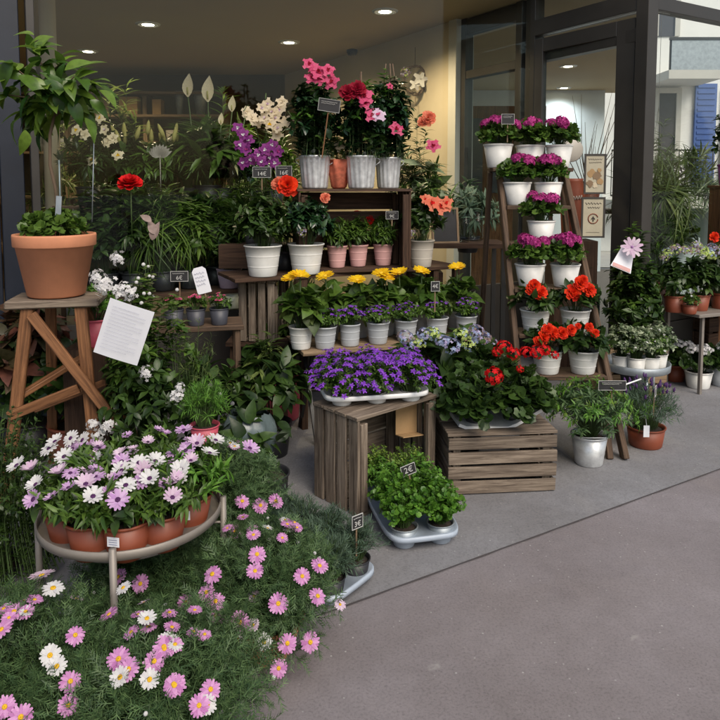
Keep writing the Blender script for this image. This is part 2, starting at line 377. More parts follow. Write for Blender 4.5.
FL = dict(
 mpink=[daisy(17, t, 'pink', 'yellowc', .24) for t in (.05, .2, -.1)], mwhite=[daisy(16, t, 'white', 'yellowc', .26) for t in (.1, .3)],
 mpale=[daisy(17, t, 'palepink', 'yellowc', .24) for t in (.1, .25)],
 opink=[daisy(14, t, 'lilac', 'darkc', .24) for t in (.35, .1, .55)]+[daisy(13, .75, 'palepink', 'darkc', .24), daisy(14, .3, 'palepink', 'darkc', .26)], owhite=[daisy(14, t, 'white', 'darkc', .24) for t in (.4, .15, .6)],
 minik=[daisy(9, .2, 'rose', 'darkc', .25)], yellow=[daisy(20, t, 'yellow', 'yellowc', .22) for t in (.45, .25)],
 wcl=[spray() for _ in range(3)], red=[cluster(30, 'red', 5, .3)], white_ger=[cluster(26, 'white', 5, .3)],
 magenta=[cluster(26, 'magenta', 5, .42) for _ in range(2)], hblue=[cluster(60, None, 4, .2, mats=['hblue', 'hlil', 'hblue'])],
 hgreen=[cluster(55, None, 4, .2, mats=['hgreen', 'hgreen', 'hblue'])], hmix=[cluster(55, None, 4, .2, mats=['hlil', 'hblue', 'dusty'])],
 hdusty=[cluster(50, None, 4, .2, mats=['dusty', 'hlil', 'hgreen'])],
 beg=[rose('orange'), rose('orange', 6)], carn=[rose('red', 7)], coral=[bell('coral', 5, .35, cen='red') for _ in range(2)], orange=[rose('orange', 4)],
 mandpink=[bell('rose', 5, .25, cen='dred') for _ in range(2)], mandred=[rose('dred', 5)], mandlight=[bell('palepink', 5, .2, cen='rose')], peach=[rose('coral', 5)],
 orch=[bell('cream', 5, t, cen=c) for t, c in ((.1, 'yellow'), (.45, 'palepink'), (.25, 'cream'))], orchp=[bell('orchid', 5, t, cen=c) for t, c in ((.1, 'white'), (.5, 'magenta'))], purple=[bell('purple', 5, .2, True)], spathe=[spathe()], lily=[bud('lilybud', .14)],
 lav=[bud('lav', .2)], wstar=[bell('white', 5, .15, True)], wbud=[ball('white')], lilacbig=[daisy(11, .2, 'palepink', 'lilac', .12)])

# ---------------------------------------------------------------- growing
UPV = np.array((0, 0, 1.))
def grow(mb, c, R, H, n, m, leaf, size, ml=0, ms=1, start=.25, flat=.5, rz=None, stem_r=.0016, basew=.25, lift=.5, arch=.0, dens_top=0.5, ry=None):
    """stems rise from c and fan out into a dome of radius R, height H; leaves sit along them"""
    c = np.array(c, float); ry = ry or R
    a = rs.rand(n)*2*math.pi; q = np.sqrt(rs.rand(n))
    x = np.cos(a)*q*R; y = np.sin(a)*q*ry
    top = H*np.sqrt(np.clip(1-(q*.93)**2, .04, 1))*rs.uniform(.72, 1.06, n)
    A = c+np.stack([x*basew, y*basew, np.zeros(n)], 1)
    E = c+np.stack([x*rs.uniform(.9, 1.08, n), y*rs.uniform(.9, 1.08, n), top-arch*q*H], 1)
    B = c+np.stack([x*.45, y*.45, top*lift+H*.25], 1)
    mb.stems(A, B, E, stem_r, ms)
    t = (start+(1-start)*rs.rand(n*m)**dens_top); i = np.repeat(np.arange(n), m)
    tt = t[:, None]
    p = A[i]*(1-tt)**2+2*B[i]*tt*(1-tt)+E[i]*tt*tt
    tan = nrm(2*(1-tt)*(B[i]-A[i])+2*tt*(E[i]-B[i]))
    ph = rs.rand(n*m)*2*math.pi
    sx = nrm(np.cross(tan, rs.randn(n*m, 3))); d = nrm(sx+tan*flat+UPV*.1)
    nz = nrm(UPV+.5*tan+rs.uniform(-.45, .45, (n*m, 3)))
    sc = size*rs.uniform(.6, 1.15, n*m)
    mb.inst(LT[leaf], p, d, nz, sc, ml)
    return E
def pot_mb(kind, rt, rb, h):
    mb = MB(); w = rt*.06
    if kind == 'bucket':
        def rr(z): return rb+(rt-rb)*z/h
        pr = [(rb*.96, 0), (rb, .004)]
        for f_ in (.32, .66):
            z = f_*h; pr += [(rr(z-.006), z-.006), (rr(z-.004), z-.004), (rr(z)+.0013, z-.001), (rr(z)+.0013, z+.001), (rr(z+.004), z+.004), (rr(z+.006), z+.006)]
        pr += [(rr(h)*.995, h-.008), (rt*1.05, h-.006), (rt*1.06, h-.001), (rt*1.03, h+.002), (rt*.98, h-.001), (rt*.96, h-.01), (rb*.93, h*.6)]
        mb.lathe(pr, 40)
    elif kind == 'collar':
        rc = rb+(rt-rb)*.80
        mb.lathe([(rb*.93, 0), (rb, .006), (rc*1.0, h*.80), (rt*.985, h*.805), (rt, h*.82), (rt*1.01, h*.97), (rt, h), (rt*.95, h), (rt*.93, h*.97), (rt*.88, h*.7)], 48)
    elif kind == 'rim':
        rc = rb+(rt-rb)*.95
        mb.lathe([(rb*.95, 0), (rb, .006), (rc, h*.9), (rt*.96, h*.90), (rt*1.04, h*.93), (rt*1.05, h*.99), (rt*1.02, h), (rt*.95, h*.99), (rt*.9, h*.8)], 48)
    elif kind == 'fluted':
        mb.lathe([(rb*.95, 0, 0), (rb, .004, 0), (rb*1.02, h*.06, .03), (rb+(rt-rb)*.45, h*.5, .03), (rt*.96, h*.9, .025), (rt*1.0, h*.93, 0), (rt*1.04, h*.97, 0), (rt*1.03, h, 0), (rt*.97, h, 0), (rt*.93, h*.8, 0)], 96, flute=16)
        for s in (-1, 1):
            mb.tube([(s*rt*.95, .0, h*.72), (s*rt*1.2, 0, h*.8), (s*rt*1.2, 0, h*.9), (s*rt*.98, 0, h*.93)], .003, 5)
    return mb
_pm = {}
def pot_mesh(kind, rt, rb, h, mk):
    k = (kind, round(rt, 3), round(rb, 3), round(h, 3), mk)
    if k not in _pm: _pm[k] = pot_mb(kind, rt, rb, h).mesh('pot', M[mk])
    return _pm[k]
_sm = {}
def soil_mesh(r):
    k = round(r, 3)
    if k not in _sm:
        mb = MB(); mb.lathe([(r, -.004), (r*.7, .003), (.001, .005)], 20); _sm[k] = mb.mesh('soil', M['soil'])
    return _sm[k]
def put_flower(par, kind, p, n, s, name='flower'):
    o = bpy.data.objects.new(name, FL[kind][rs.randint(len(FL[kind]))]); C.objects.link(o); o.parent = par; o.location = p
    q = Vector(n).normalized().to_track_quat('Z', 'Y'); o.rotation_mode = 'QUATERNION'
    from mathutils import Quaternion
    o.rotation_quaternion = q@Quaternion((0, 0, 1), rs.rand()*6.28); o.scale = (s,)*3
    return o
def dome_hit(u, v, c, R, H):
    """world point where the sight line meets a plant's dome"""
    o = np.array((0, 0, H0)); d = np.array(ray(u, v)); d /= np.linalg.norm(d); k = 1/np.array((R, R, H))
    oo = (o-c)*k; dd = d*k; a = dd@dd; b = 2*oo@dd; cc = oo@oo-1; D = b*b-4*a*cc
    t = (-b-math.sqrt(D))/(2*a) if D > 0 else -b/(2*a)
    return o+d*t
def plant(name, label, cat, loc, pot, fol, flowers=(), px=(), group=None, rz=0, fsize=.02, tilt=(0, -.5, .9), tdir=None):
    """pot=(kind, rt, rb, h, material) or None; fol=list of dict for grow; flowers=[(kind, count, size, facing spread)]; px=[(u,v,kind,size)]"""
    T = thing(name, label, cat, loc, group); z0 = 0
    if pot:
        kind, rt, rb, h, mk = pot
        part('pot', pot_mesh(kind, rt, rb, h, mk), None, T)
        z0 = h*.93; part('soil', soil_mesh((rt*.9)), None, T, loc=(0, 0, h*.88))
    mb = MB(); mats = []; tips = []; sp = []
    for f in fol:
        f = dict(f); mk = f.pop('mat', 'mid'); sk = f.pop('smat', 'stem'); off = f.pop('off', (0, 0, 0))
        i = len(mats); mats += [LM[mk], LM[sk]]
        tips.append(grow(mb, (off[0], off[1], z0+off[2]), ml=i, ms=i+1, **f))
    f0 = fol[0]; tips = np.concatenate(tips); cc = np.array(loc)+np.array((0, 0, z0)); A = []; B = []; E = []
    fl = []
    for (kind, cnt, size, up) in flowers:
        idx = rs.permutation(len(tips))[:cnt] if up >= 0 else np.argsort(-tips[:, 2]-.3*rs.rand(len(tips))*tips[:, 2])[:cnt]
        for i in idx:
            p = tips[i]; rad = np.array((p[0], p[1], 0)); n = UPV*(.6+abs(up))+nrm(rad)*.5+np.array(tilt)*.5+rs.uniform(-.3, .3, 3)
            fl.append((kind, p+nrm(n)*size*.3, n, size*rs.uniform(.85, 1.12)))
    for (u, v, kind, size) in px:
        p = dome_hit(u, v, cc, f0['R']*1.02, f0['H']*1.04)-np.array(loc)
        rad = p-np.array((0, 0, z0)); n = nrm(rad)*.7+UPV*.5+np.array((0, -.45, .1))+rs.uniform(-.22, .22, 3)
        fl.append((kind, p+nrm(n)*size*.2, n, size*rs.uniform(.93, 1.07)))
        A.append(np.array((p[0]*.35, p[1]*.35, z0+.3*(p[2]-z0)))); B.append(np.array((p[0]*.7, p[1]*.7, z0+.75*(p[2]-z0)))); E.append(p)
    if A: mb.stems(A, B, E, .0013, 1)
    part('foliage', mb, mats, T)
    for k, p, n, s_ in fl: put_flower(T, k, p, n, s_)
    return T
_fp = {}
def text_mesh(txt, size, m):
    cu = bpy.data.curves.new('lettering', 'FONT'); cu.body = txt; cu.size = size; cu.extrude = .0004; cu.align_x = 'CENTER'; cu.align_y = 'CENTER'
    o = bpy.data.objects.new('t', cu); C.objects.link(o); dg = bpy.context.evaluated_depsgraph_get(); dg.update()
    me = bpy.data.meshes.new_from_object(o.evaluated_get(dg)); bpy.data.objects.remove(o); me.materials.clear(); me.materials.append(m); return me
def scribble(mb, x0, x1, z, amp, y=0, mi=0, w=.0009):
    n = max(8, int((x1-x0)/(amp*.55))); x = np.linspace(x0, x1, n); zz = z+amp*np.array([(-1)**i*rs.uniform(.3, 1) for i in range(n)])*.5
    mb.tube(np.stack([x, np.full(n, y), zz], 1), w, 4, mi)
def sign(name, label, loc, w, h, stake, yaw=0, lean=0, txt=None, lines=1, board='slate', ink='chalk', cat='price tag', edge=True, roll=0, rnd_c=False, group=None, stm='wood_pale', ts=.55):
    """tag facing -Y in local space; loc = bottom of stake"""
    T = thing(name, label, cat, loc, group); T.rotation_euler = (lean, roll, yaw)
    mb = MB(); k = MB(); k.box((0, .004, stake*.5), (.006, .003, stake)); part('stake', k, M[stm], T, False)
    if rnd_c:
        pts = [(-w/2, 0), (w/2, 0), (w/2, h*.88), (w*.3, h), (-w*.3, h), (-w/2, h*.88)]
        V = [(x, y, z+stake) for y in (0, .0015) for x, z in pts]; n = len(pts)
        mb.add(V, [tuple(range(n)), tuple(range(2*n-1, n-1, -1))]+[(i, i+n, (i+1) % n+n, (i+1) % n) for i in range(n)])
    else: mb.box((0, 0, stake+h/2), (w, .003, h))
    part('board', mb, M[board], T, False)
    if edge:
        e = MB(); t = .0016
        for z in (stake, stake+h): e.box((0, -.002, z), (w+t, .003, t))
        for x in (-w/2, w/2): e.box((x, -.002, stake+h/2), (t, .003, h-t))
        part('border', e, M['chalk'], T, False)
    e = MB(); zz = stake+h*.78
    for i in range(lines): scribble(e, -w*.38, w*.38*rs.uniform(.5, 1), zz-i*h*.14, h*.1, -.0035)
    if lines: part('handwriting', e, M[ink], T)
    if txt:
        o = part('lettering', text_mesh(txt, h*ts, M[ink]), None, T); o.location = (0, -.004, stake+h*(.34 if lines else .5)); o.rotation_euler = (R_(90), 0, 0)
    return T
# ---------------------------------------------------------------- materials of the ground
def asphalt(name, c, speck=.35):
    m, n, l, out = newmat(name); b = n.new('ShaderNodeBsdfPrincipled'); tc = n.new('ShaderNodeTexCoord')
    def noise(s, d=6, r=.6):
        z = n.new('ShaderNodeTexNoise'); z.inputs['Scale'].default_value = s; z.inputs['Detail'].default_value = d; z.inputs['Roughness'].default_value = r
        l.new(tc.outputs['Object'], z.inputs['Vector']); return z
    big = noise(1.1, 5); fine = noise(120, 4, .85); md = noise(14, 6, .7)
    def mixm(a, bb, op='MULTIPLY'):
        x = n.new('ShaderNodeMixRGB'); x.blend_type = op; x.inputs[0].default_value = 1; l.new(a, x.inputs[1]); l.new(bb, x.inputs[2]); return x.outputs[0]
    r1 = ramp(n, [(.3, tuple(x*k for x, k in zip(c, (.78, .76, .74)))), (.7, tuple(x*k for x, k in zip(c, (1.15, 1.17, 1.2))))]); l.new(big.outputs['Fac'], r1.inputs[0])
    r2 = ramp(n, [(.3, (.58,)*3), (.52, (.96,)*3), (.72, (1.0,)*3)]); l.new(fine.outputs['Fac'], r2.inputs[0])
    r3 = ramp(n, [(.3, (.86,)*3), (.7, (1,)*3)]); l.new(md.outputs['Fac'], r3.inputs[0])
    col = mixm(mixm(r1.outputs[0], r2.outputs[0]), r3.outputs[0])
    vo = n.new('ShaderNodeTexVoronoi'); vo.inputs['Scale'].default_value = 48; l.new(tc.outputs['Object'], vo.inputs['Vector'])
    rv = ramp(n, [(.09, (1,)*3), (.17, (0,)*3)]); l.new(vo.outputs['Distance'], rv.inputs[0])
    vc = ramp(n, [(.78, (0,)*3), (.97, (1,)*3)]); sx = n.new('ShaderNodeSeparateColor'); l.new(vo.outputs['Color'], sx.inputs[0]); l.new(sx.outputs[0], vc.inputs[0])
    mk = mixm(rv.outputs[0], vc.outputs[0]); x = n.new('ShaderNodeMixRGB'); l.new(mk, x.inputs[0]); l.new(col, x.inputs[1]); x.inputs[2].default_value = (speck, speck*.98, speck*.96, 1)
    # worn pale spots with a shape of their own
    v2 = n.new('ShaderNodeTexVoronoi'); v2.inputs['Scale'].default_value = 3.1; nw = noise(30, 2)
    va = n.new('ShaderNodeVectorMath'); va.operation = 'SCALE'; va.inputs['Scale'].default_value = .05; l.new(nw.outputs['Color'], va.inputs[0])
    vb = n.new('ShaderNodeVectorMath'); l.new(tc.outputs['Object'], vb.inputs[0]); l.new(va.outputs[0], vb.inputs[1]); l.new(vb.outputs[0], v2.inputs['Vector'])
    r4 = ramp(n, [(.045, (.7,)*3), (.085, (0,)*3)]); l.new(v2.outputs['Distance'], r4.inputs[0])
    x2 = n.new('ShaderNodeMixRGB'); l.new(r4.outputs[0], x2.inputs[0]); l.new(x.outputs[0], x2.inputs[1]); x2.inputs[2].default_value = (.3, .29, .28, 1)
    l.new(x2.outputs[0], b.inputs['Base Color']); b.inputs['Roughness'].default_value = .85; b.inputs['Specular IOR Level'].default_value = .3
    bp = n.new('ShaderNodeBump'); bp.inputs['Strength'].default_value = .55; bp.inputs['Distance'].default_value = .003; l.new(fine.outputs['Fac'], bp.inputs['Height']); l.new(bp.outputs['Normal'], b.inputs['Normal'])
    l.new(b.outputs[0], out.inputs[0]); return m
M['joint'] = mat('dirty joint', (.06, .052, .052), .95, nscale=30, bump=0)
M['asph_near'] = asphalt('mauve asphalt', (.228, .206, .213), .36); M['asph_far'] = asphalt('grey asphalt', (.225, .222, .23), .38)
M['concrete'] = mat('pale paving', (.42, .4, .37), .85, var=.12, nscale=2, bump=.2)

E2 = np.array((.857, .515)); N2 = np.array((-.515, .857))
C0 = np.array((1.87, 4.6)); SW = np.array((-.515, .857))          # corner post, side wall direction
P5 = C0+SW*1.02                                                    # window post
def flat(pts, z):
    mb = MB(); mb.add([(x, y, z) for x, y in pts], [tuple(range(len(pts)))]); return mb
struct('pavement', flat([(-150, -60), (150, -60), (150, 250), (-150, 250)], 0), M['asph_near'])
J0 = np.array(G(360, 602))[:2]; J1 = np.array(G(720, 470))[:2]; JD = (J1-J0)/np.linalg.norm(J1-J0); JN = np.array((-JD[1], JD[0]))
struct('shop_forecourt', flat([J0-JD*9+JN*.006, J0+JD*14+JN*.006, J0+JD*14+JN*7, J0-JD*9+JN*7], .004), M['asph_far'])
mb = MB(); q = np.linspace(-9, 14, 240)
for i in range(239):
    a = J0+JD*q[i]; b = J0+JD*q[i+1]; w0 = .0028+.0012*math.sin(i*2.3); w1 = .0028+.0012*math.sin((i+1)*2.3)
    mb.add([(*(a-JN*w0), .006), (*(b-JN*w1), .006), (*(b+JN*w1), .006), (*(a+JN*w0), .006)], [(0, 1, 2, 3)])
struct('pavement_joint', mb, M['joint'])

struct('shop_floor', flat([tuple(P5-E2*9), tuple(P5), tuple(C0), tuple(C0+E2*1.6), (5, 11), (-9, 11)], .012), M['interior_floor'])
struct('side_street', flat([tuple(C0+E2*1.8+N2*.2), (30, 8), (60, 60), (-10, 60), (-10, 11.2), (4.6, 11.2)], .016), M['concrete'])

# ---------------------------------------------------------------- the shop
shop = thing('flower_shop', 'flower shop with dark framed glazed entrance and warm lit beige interior', 'shop', (0, 0, 0))
def wallbox(a, b, z0, z1, th, mb, off=0, mi=0):
    a = np.array(a); b = np.array(b); d = b-a; L = np.linalg.norm(d); d /= L; n_ = np.array((-d[1], d[0])); c = (a+b)/2+n_*off
    mb.box((c[0], c[1], (z0+z1)/2), (L, th, z1-z0), np.array([[d[0], n_[0], 0], [d[1], n_[1], 0], [0, 0, 1]]), mi)
HZ = 2.8
mb = MB(); wallbox(P5-E2*9, P5+E2*.03, HZ+.3, 9, .3, mb, .16); wallbox(P5+SW*.1, C0-SW*.1, HZ+.3, 9, .3, mb, -.2); wallbox(C0+E2*.1, C0+E2*9, 3.6, 4.2, .3, mb, .16); part('upper_wall', mb, M['facade'], shop, False)
cp_ = [tuple(P5-E2*8.6+N2*.02), tuple(P5+N2*.02), tuple(C0-SW*.0+E2*.05), (2.5, 6.4), (4.3, 11), (-9, 11)]
mb = MB(); nn_ = len(cp_); mb.add([(x, y, HZ+zz) for zz in (0, .28) for x, y in cp_], [tuple(range(nn_))[::-1], tuple(range(nn_, 2*nn_))]+[(i, (i+1) % nn_, (i+1) % nn_+nn_, i+nn_) for i in range(nn_)])
part('ceiling', mb, M['ceiling'], shop, False)
sidew = MB(); wallbox(C0+SW*1.95, C0+SW*5.5, 0, HZ, .16, sidew, 0); part('side_wall', sidew, M['cream_wall'], shop, False)
mb = MB(); wallbox(C0+SW*1.84, C0+SW*1.945, 0, HZ, .2, mb, 0); part('pilaster', mb, M['facade'], shop, False)
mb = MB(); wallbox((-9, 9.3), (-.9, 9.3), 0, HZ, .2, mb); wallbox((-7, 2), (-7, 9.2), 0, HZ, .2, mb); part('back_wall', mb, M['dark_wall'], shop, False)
mb = MB(); wallbox((.4, 10.8), (3.75, 10.8), 0, HZ, .2, mb); part('back_wall', mb, M['pale_wall'], shop, False)
mb = MB(); mb.lathe([(.055, 0), (.055, HZ-.01)], 20, c=(UX(54, 4.9), 4.9, .012)); part('column', mb, M['cream_wall'], shop)
# navy panel at the left end
pa = np.array((-1.73, 3.62)); mb = MB()
for i in range(8): wallbox(pa-E2*(.02+.12*i), pa-E2*(.132+.12*i), 0, 3, .05, mb, -.03)
part('panelling', mb, M['navy'], shop, False, .004)
# shop window frame and pane
mb = MB(); wallbox(P5-E2*.03, P5+E2*.07, 0, HZ+.3, .1, mb); wallbox(pa+E2*.01, pa+E2*.05, 0, HZ, .06, mb); wallbox(pa+E2*.051, P5-E2*.031, 0, .12, .06, mb); wallbox(pa+E2*.051, P5-E2*.031, HZ, HZ+.3, .06, mb)
part('window_frame', mb, M['frame'], shop, False, .003)
mb = MB(); wallbox(pa+E2*.052, P5-E2*.032, .121, .60, .04, mb); part('base_panel', mb, M['frame'], shop, False); mb = MB(); wallbox(pa+E2*.052, P5-E2*.032, .601, HZ-.001, .008, mb); part('window_pane', mb, M['glass'], shop, False)
# side glazing: window beyond the post, door opening before it
mb = MB()
for s in (1.815, 1.13): wallbox(C0+SW*(s-.035), C0+SW*(s+.035), 0, HZ-.001, .09, mb)
for z, t in ((HZ-.14, .13), (2.28, .07), (.25, .07)): wallbox(C0+SW*1.166, C0+SW*1.779, z, z+t, .08, mb)
part('window_frame', mb, M['frame'], shop, False, .003)
mb = MB(); wallbox(C0+SW*1.166, C0+SW*1.779, .321, 2.279, .008, mb); wallbox(C0+SW*1.166, C0+SW*1.779, 2.351, HZ-.141, .008, mb); part('window_pane', mb, M['glass'], shop, False)
mb = MB(); wallbox(C0+SW*.05, C0+SW*.96, 2.5, 2.62, .09, mb); wallbox(C0+SW*.05, C0+SW*.96, 2.3, 2.39, .08, mb); wallbox(C0+SW*.05, C0+SW*.96, 2.78, 3.1, .09, mb)
wallbox(C0-SW*.05, C0+SW*.045, 0, 3.1, .1, mb); part('door_frame', mb, M['frame'], shop, False, .003)
mb = MB(); wallbox(C0+SW*.05, C0+SW*.96, 2.391, 2.499, .008, mb); wallbox(C0+SW*.05, C0+SW*.96, 2.621, 2.779, .008, mb); part('transom_pane', mb, M['glass'], shop, False)
# right shop window
mb = MB(); wallbox(C0+E2*.06, C0+E2*3.2, 2.50, 2.585, .08, mb); wallbox(C0+E2*.06, C0+E2*3.2, .42, .5, .08, mb); wallbox(C0+E2*.06, C0+E2*3.2, 3.2, 3.58, .08, mb); wallbox(C0+E2*1.7, C0+E2*1.78, .501, 2.499, .08, mb)
part('window_frame', mb, M['frame'], shop, False, .003)
mb = MB(); wallbox(C0+E2*.06, C0+E2*1.699, .501, 2.499, .008, mb); wallbox(C0+E2*.06, C0+E2*3.2, 2.586, 3.199, .008, mb); part('window_pane', mb, M['glass'], shop, False)
mb = MB(); wallbox(C0+E2*.06, C0+E2*3.2, 0, .419, .1, mb); part('plinth', mb, M['frame'], shop, False)
# open door leaf, standing out from the hinge at the corner post
dl = thing('open_door', 'dark framed glass door leaf standing open beside the corner post', 'door', (C0[0]-.03, C0[1]+.03, 0))
da = R_(124); dd = np.array((math.cos(da), math.sin(da)))
mb = MB(); wallbox(dd*.02, dd*.16, .02, 2.46, .05, mb); wallbox(dd*.80, dd*.88, .02, 2.46, .05, mb); wallbox(dd*.161, dd*.799, 2.36, 2.46, .05, mb); wallbox(dd*.161, dd*.799, .02, .3, .05, mb)
part('door_frame', mb, M['frame'], dl, False, .003)
mb = MB(); wallbox(dd*.161, dd*.799, .301, 2.359, .008, mb); part('pane', mb, M['glass'], dl, False)
mb = MB()
for z in (.5, 1.3, 2.1): mb.lathe([(.012, z), (.012, z+.09)], 10, c=(.03, -.05, 0))
part('hinge', mb, M['black'], dl)

# things fixed in the shop
for u, v, lab in ((148, 24, 'round ceiling downlight above the peace lilies, brightest at upper left'), (88, 51, 'small round ceiling downlight beside the cream column'),
                  (289, 42, 'round ceiling downlight above the cream and purple orchids'), (385, 11, 'round ceiling downlight nearest the beige wall with the wreath'),
                  (568, 66, 'upper of the two downlights seen through the glazed door'), (557, 91, 'lower of the two downlights seen through the glazed door')):
    p = G(u, v, HZ-.002)
    if u > 500 and v > 80: p.y = min(p.y, 10.4)
    T = thing('ceiling_downlight', lab, 'ceiling light', p, 'round downlights in the shop ceiling')
    mb = MB(); mb.lathe([(.105, -.008), (.11, 0)], 24); mb.lathe([(.105, -.008), (.08, -.012), (.078, 0)], 24); part('trim', mb, M['white_pot'], T)
    mb = MB(); mb.lathe([(.078, -.006), (.03, -.010), (.001, -.011)], 20); part('diffuser', mb, M['lamp'], T)
    ld = bpy.data.lights.new('downlight_lamp', 'SPOT'); ld.energy = 80 if u < 500 else 34; ld.color = (1, .76, .46) if u < 500 else (.95, .97, 1); ld.spot_size = R_(150); ld.spot_blend = .8; ld.shadow_soft_size = .06
    lo = bpy.data.objects.new('downlight_lamp', ld); C.objects.link(lo); lo.parent = T; lo.location = (0, 0, -.03)
# wreath
w = P(415, 80, 6.55); T = thing('hanging_wreath', 'twig ring wreath with white flower hanging on the beige wall', 'wreath', w)
mb = MB()
for k in range(5):
    a = np.linspace(0, 6.4, 40); r = .13+.01*np.sin(a*5+k)+.006*rs.randn(40)
    mb.tube(np.stack([r*np.cos(a)*.8, .01*np.sin(a*3+k*2), r*np.sin(a)], 1), .005, 5, 0)
part('ring', mb, LM['bark'], T); mb = MB(); mb.tube([(0, 0, .13), (0, 0, .3)], .003, 4); mb.tube([(0, 0, -.14), (.01, 0, -.24)], .003, 4); part('cord', mb, LM['bark'], T)
put_flower(T, 'wstar', (.05, -.05, 0), (0, -1, .2), .075); put_flower(T, 'wstar', (0, -.05, -.05), (.2, -1, 0), .06); put_flower(T, 'hdusty', (-.09, -.02, .06), (0, -1, 0), .06)
c = P(352, 50, 7.0); mb = MB(); mb.lathe([(.001, -.06), (.04, -.05), (.055, -.02), (.055, .0), (.02, .01)], 16); single('dome_camera', 'small black dome camera hanging below the ceiling by the beige wall', 'camera', mb, M['black'], c)
# brown cabinet seen through the side window
cb = P(497, 200, 8.6); T = thing('wall_cabinet', 'tall brown wooden cabinet with panes seen through the side window', 'cabinet', (cb.x, 8.6, .012))
mb = MB(); mb.box((0, 0, 1.15), (1.1, .3, 2.3)); part('carcass', mb, M['wood_brown'], T, False)
for i in (-1, 0, 1):
    mb = MB(); mb.box((i*.35, -.16, 1.7), (.27, .02, .9)); part('door_pane', mb, M['charcoal_pot'], T, False)
# the white house across the side street
hs = thing('white_house', 'pale house across the side street with balcony, blue shutters and green garage door', 'house', (0, 0, 0))
YH = 14.0
def hx(u): return UX(u, YH)
def hz(v): return H0-(v-184.5)/690*YH
mb = MB(); mb.box(((hx(560)+hx(860))/2, YH+.3, 6.2), (hx(860)-hx(560), .6, 10.4)); mb.box(((hx(560)+hx(664))/2, YH+.3, .5), (hx(664)-hx(560), .6, 1.0)); mb.box(((hx(764)+hx(860))/2, YH+.3, .5), (hx(860)-hx(764), .6, 1.0))
part('wall', mb, M['facade2'], hs, False)
mb = MB(); mb.box(((hx(600)+hx(800))/2, YH-.35, hz(203)), (hx(800)-hx(600), .7, .16)); part('ledge', mb, M['facade'], hs, False)
mb = MB(); mb.box(((hx(664)+hx(764))/2, YH+.12, .46), (hx(764)-hx(664), .1, .92)); part('garage_door', mb, M['green_door'], hs, False)
mb = MB()
for z in (hz(198)+.06, hz(152)): mb.box(((hx(600)+hx(800))/2, YH-.6, z), (hx(800)-hx(600), .03, .03))
x = hx(600)
while x < hx(800): mb.box((x, YH-.6, (hz(198)+hz(152))/2+.03), (.014, .014, hz(152)-hz(198)-.05)); x += .13
part('railing', mb, M['black'], hs, False)
for u0, u1, v0, v1, mm in ((655, 672, 95, 195, 'charcoal_pot'), (722, 740, 95, 195, 'charcoal_pot'), (652, 668, -40, 40, 'charcoal_pot')):
    f = MB(); a, b = hx(u0), hx(u1); z0, z1 = hz(v1), hz(v0)
    f.box(((a+b)/2, YH-.02, z1+.05), (b-a+.2, .08, .1)); f.box((a-.05, YH-.02, (z0+z1)/2), (.1, .08, z1-z0)); f.box((b+.05, YH-.02, (z0+z1)/2), (.1, .08, z1-z0)); o = part('window', f, M['facade'], hs, False)
    g = MB(); g.box(((a+b)/2, YH-.01, (z0+z1)/2), (b-a, .03, z1-z0)); part('pane', g, M[mm], o, False)
for u0, u1 in ((690, 711), (741, 756), (636, 650)):
    mb = MB(); a, b = hx(u0), hx(u1); z0, z1 = hz(187), hz(86); mb.box(((a+b)/2, YH-.06, (z0+z1)/2), (b-a, .05, z1-z0))
    for i in range(18): mb.box(((a+b)/2, YH-.09, z0+(i+.5)*(z1-z0)/18), (b-a-.08, .02, .05))
    part('shutter', mb, M['blue'], hs, False)
mb = MB(); mb.box(((hx(643)+hx(692))/2, YH-.5, hz(84)), (hx(692)-hx(643), 1, .16)); bo = part('balcony', mb, M['facade'], hs, False)
mb = MB(); mb.box(((hx(645)+hx(690))/2, YH-.98, hz(67)), (hx(690)-hx(645), .02, .55)); part('glass_front', mb, M['zinc'], bo, False)
mb = MB(); mb.box(((hx(643)+hx(692))/2, YH-.98, hz(52)), (hx(692)-hx(643), .05, .05))
for i in range(5): mb.box((hx(645+i*11), YH-.95, hz(67)), (.04, .03, .62))
part('railing', mb, M['black'], bo, False)

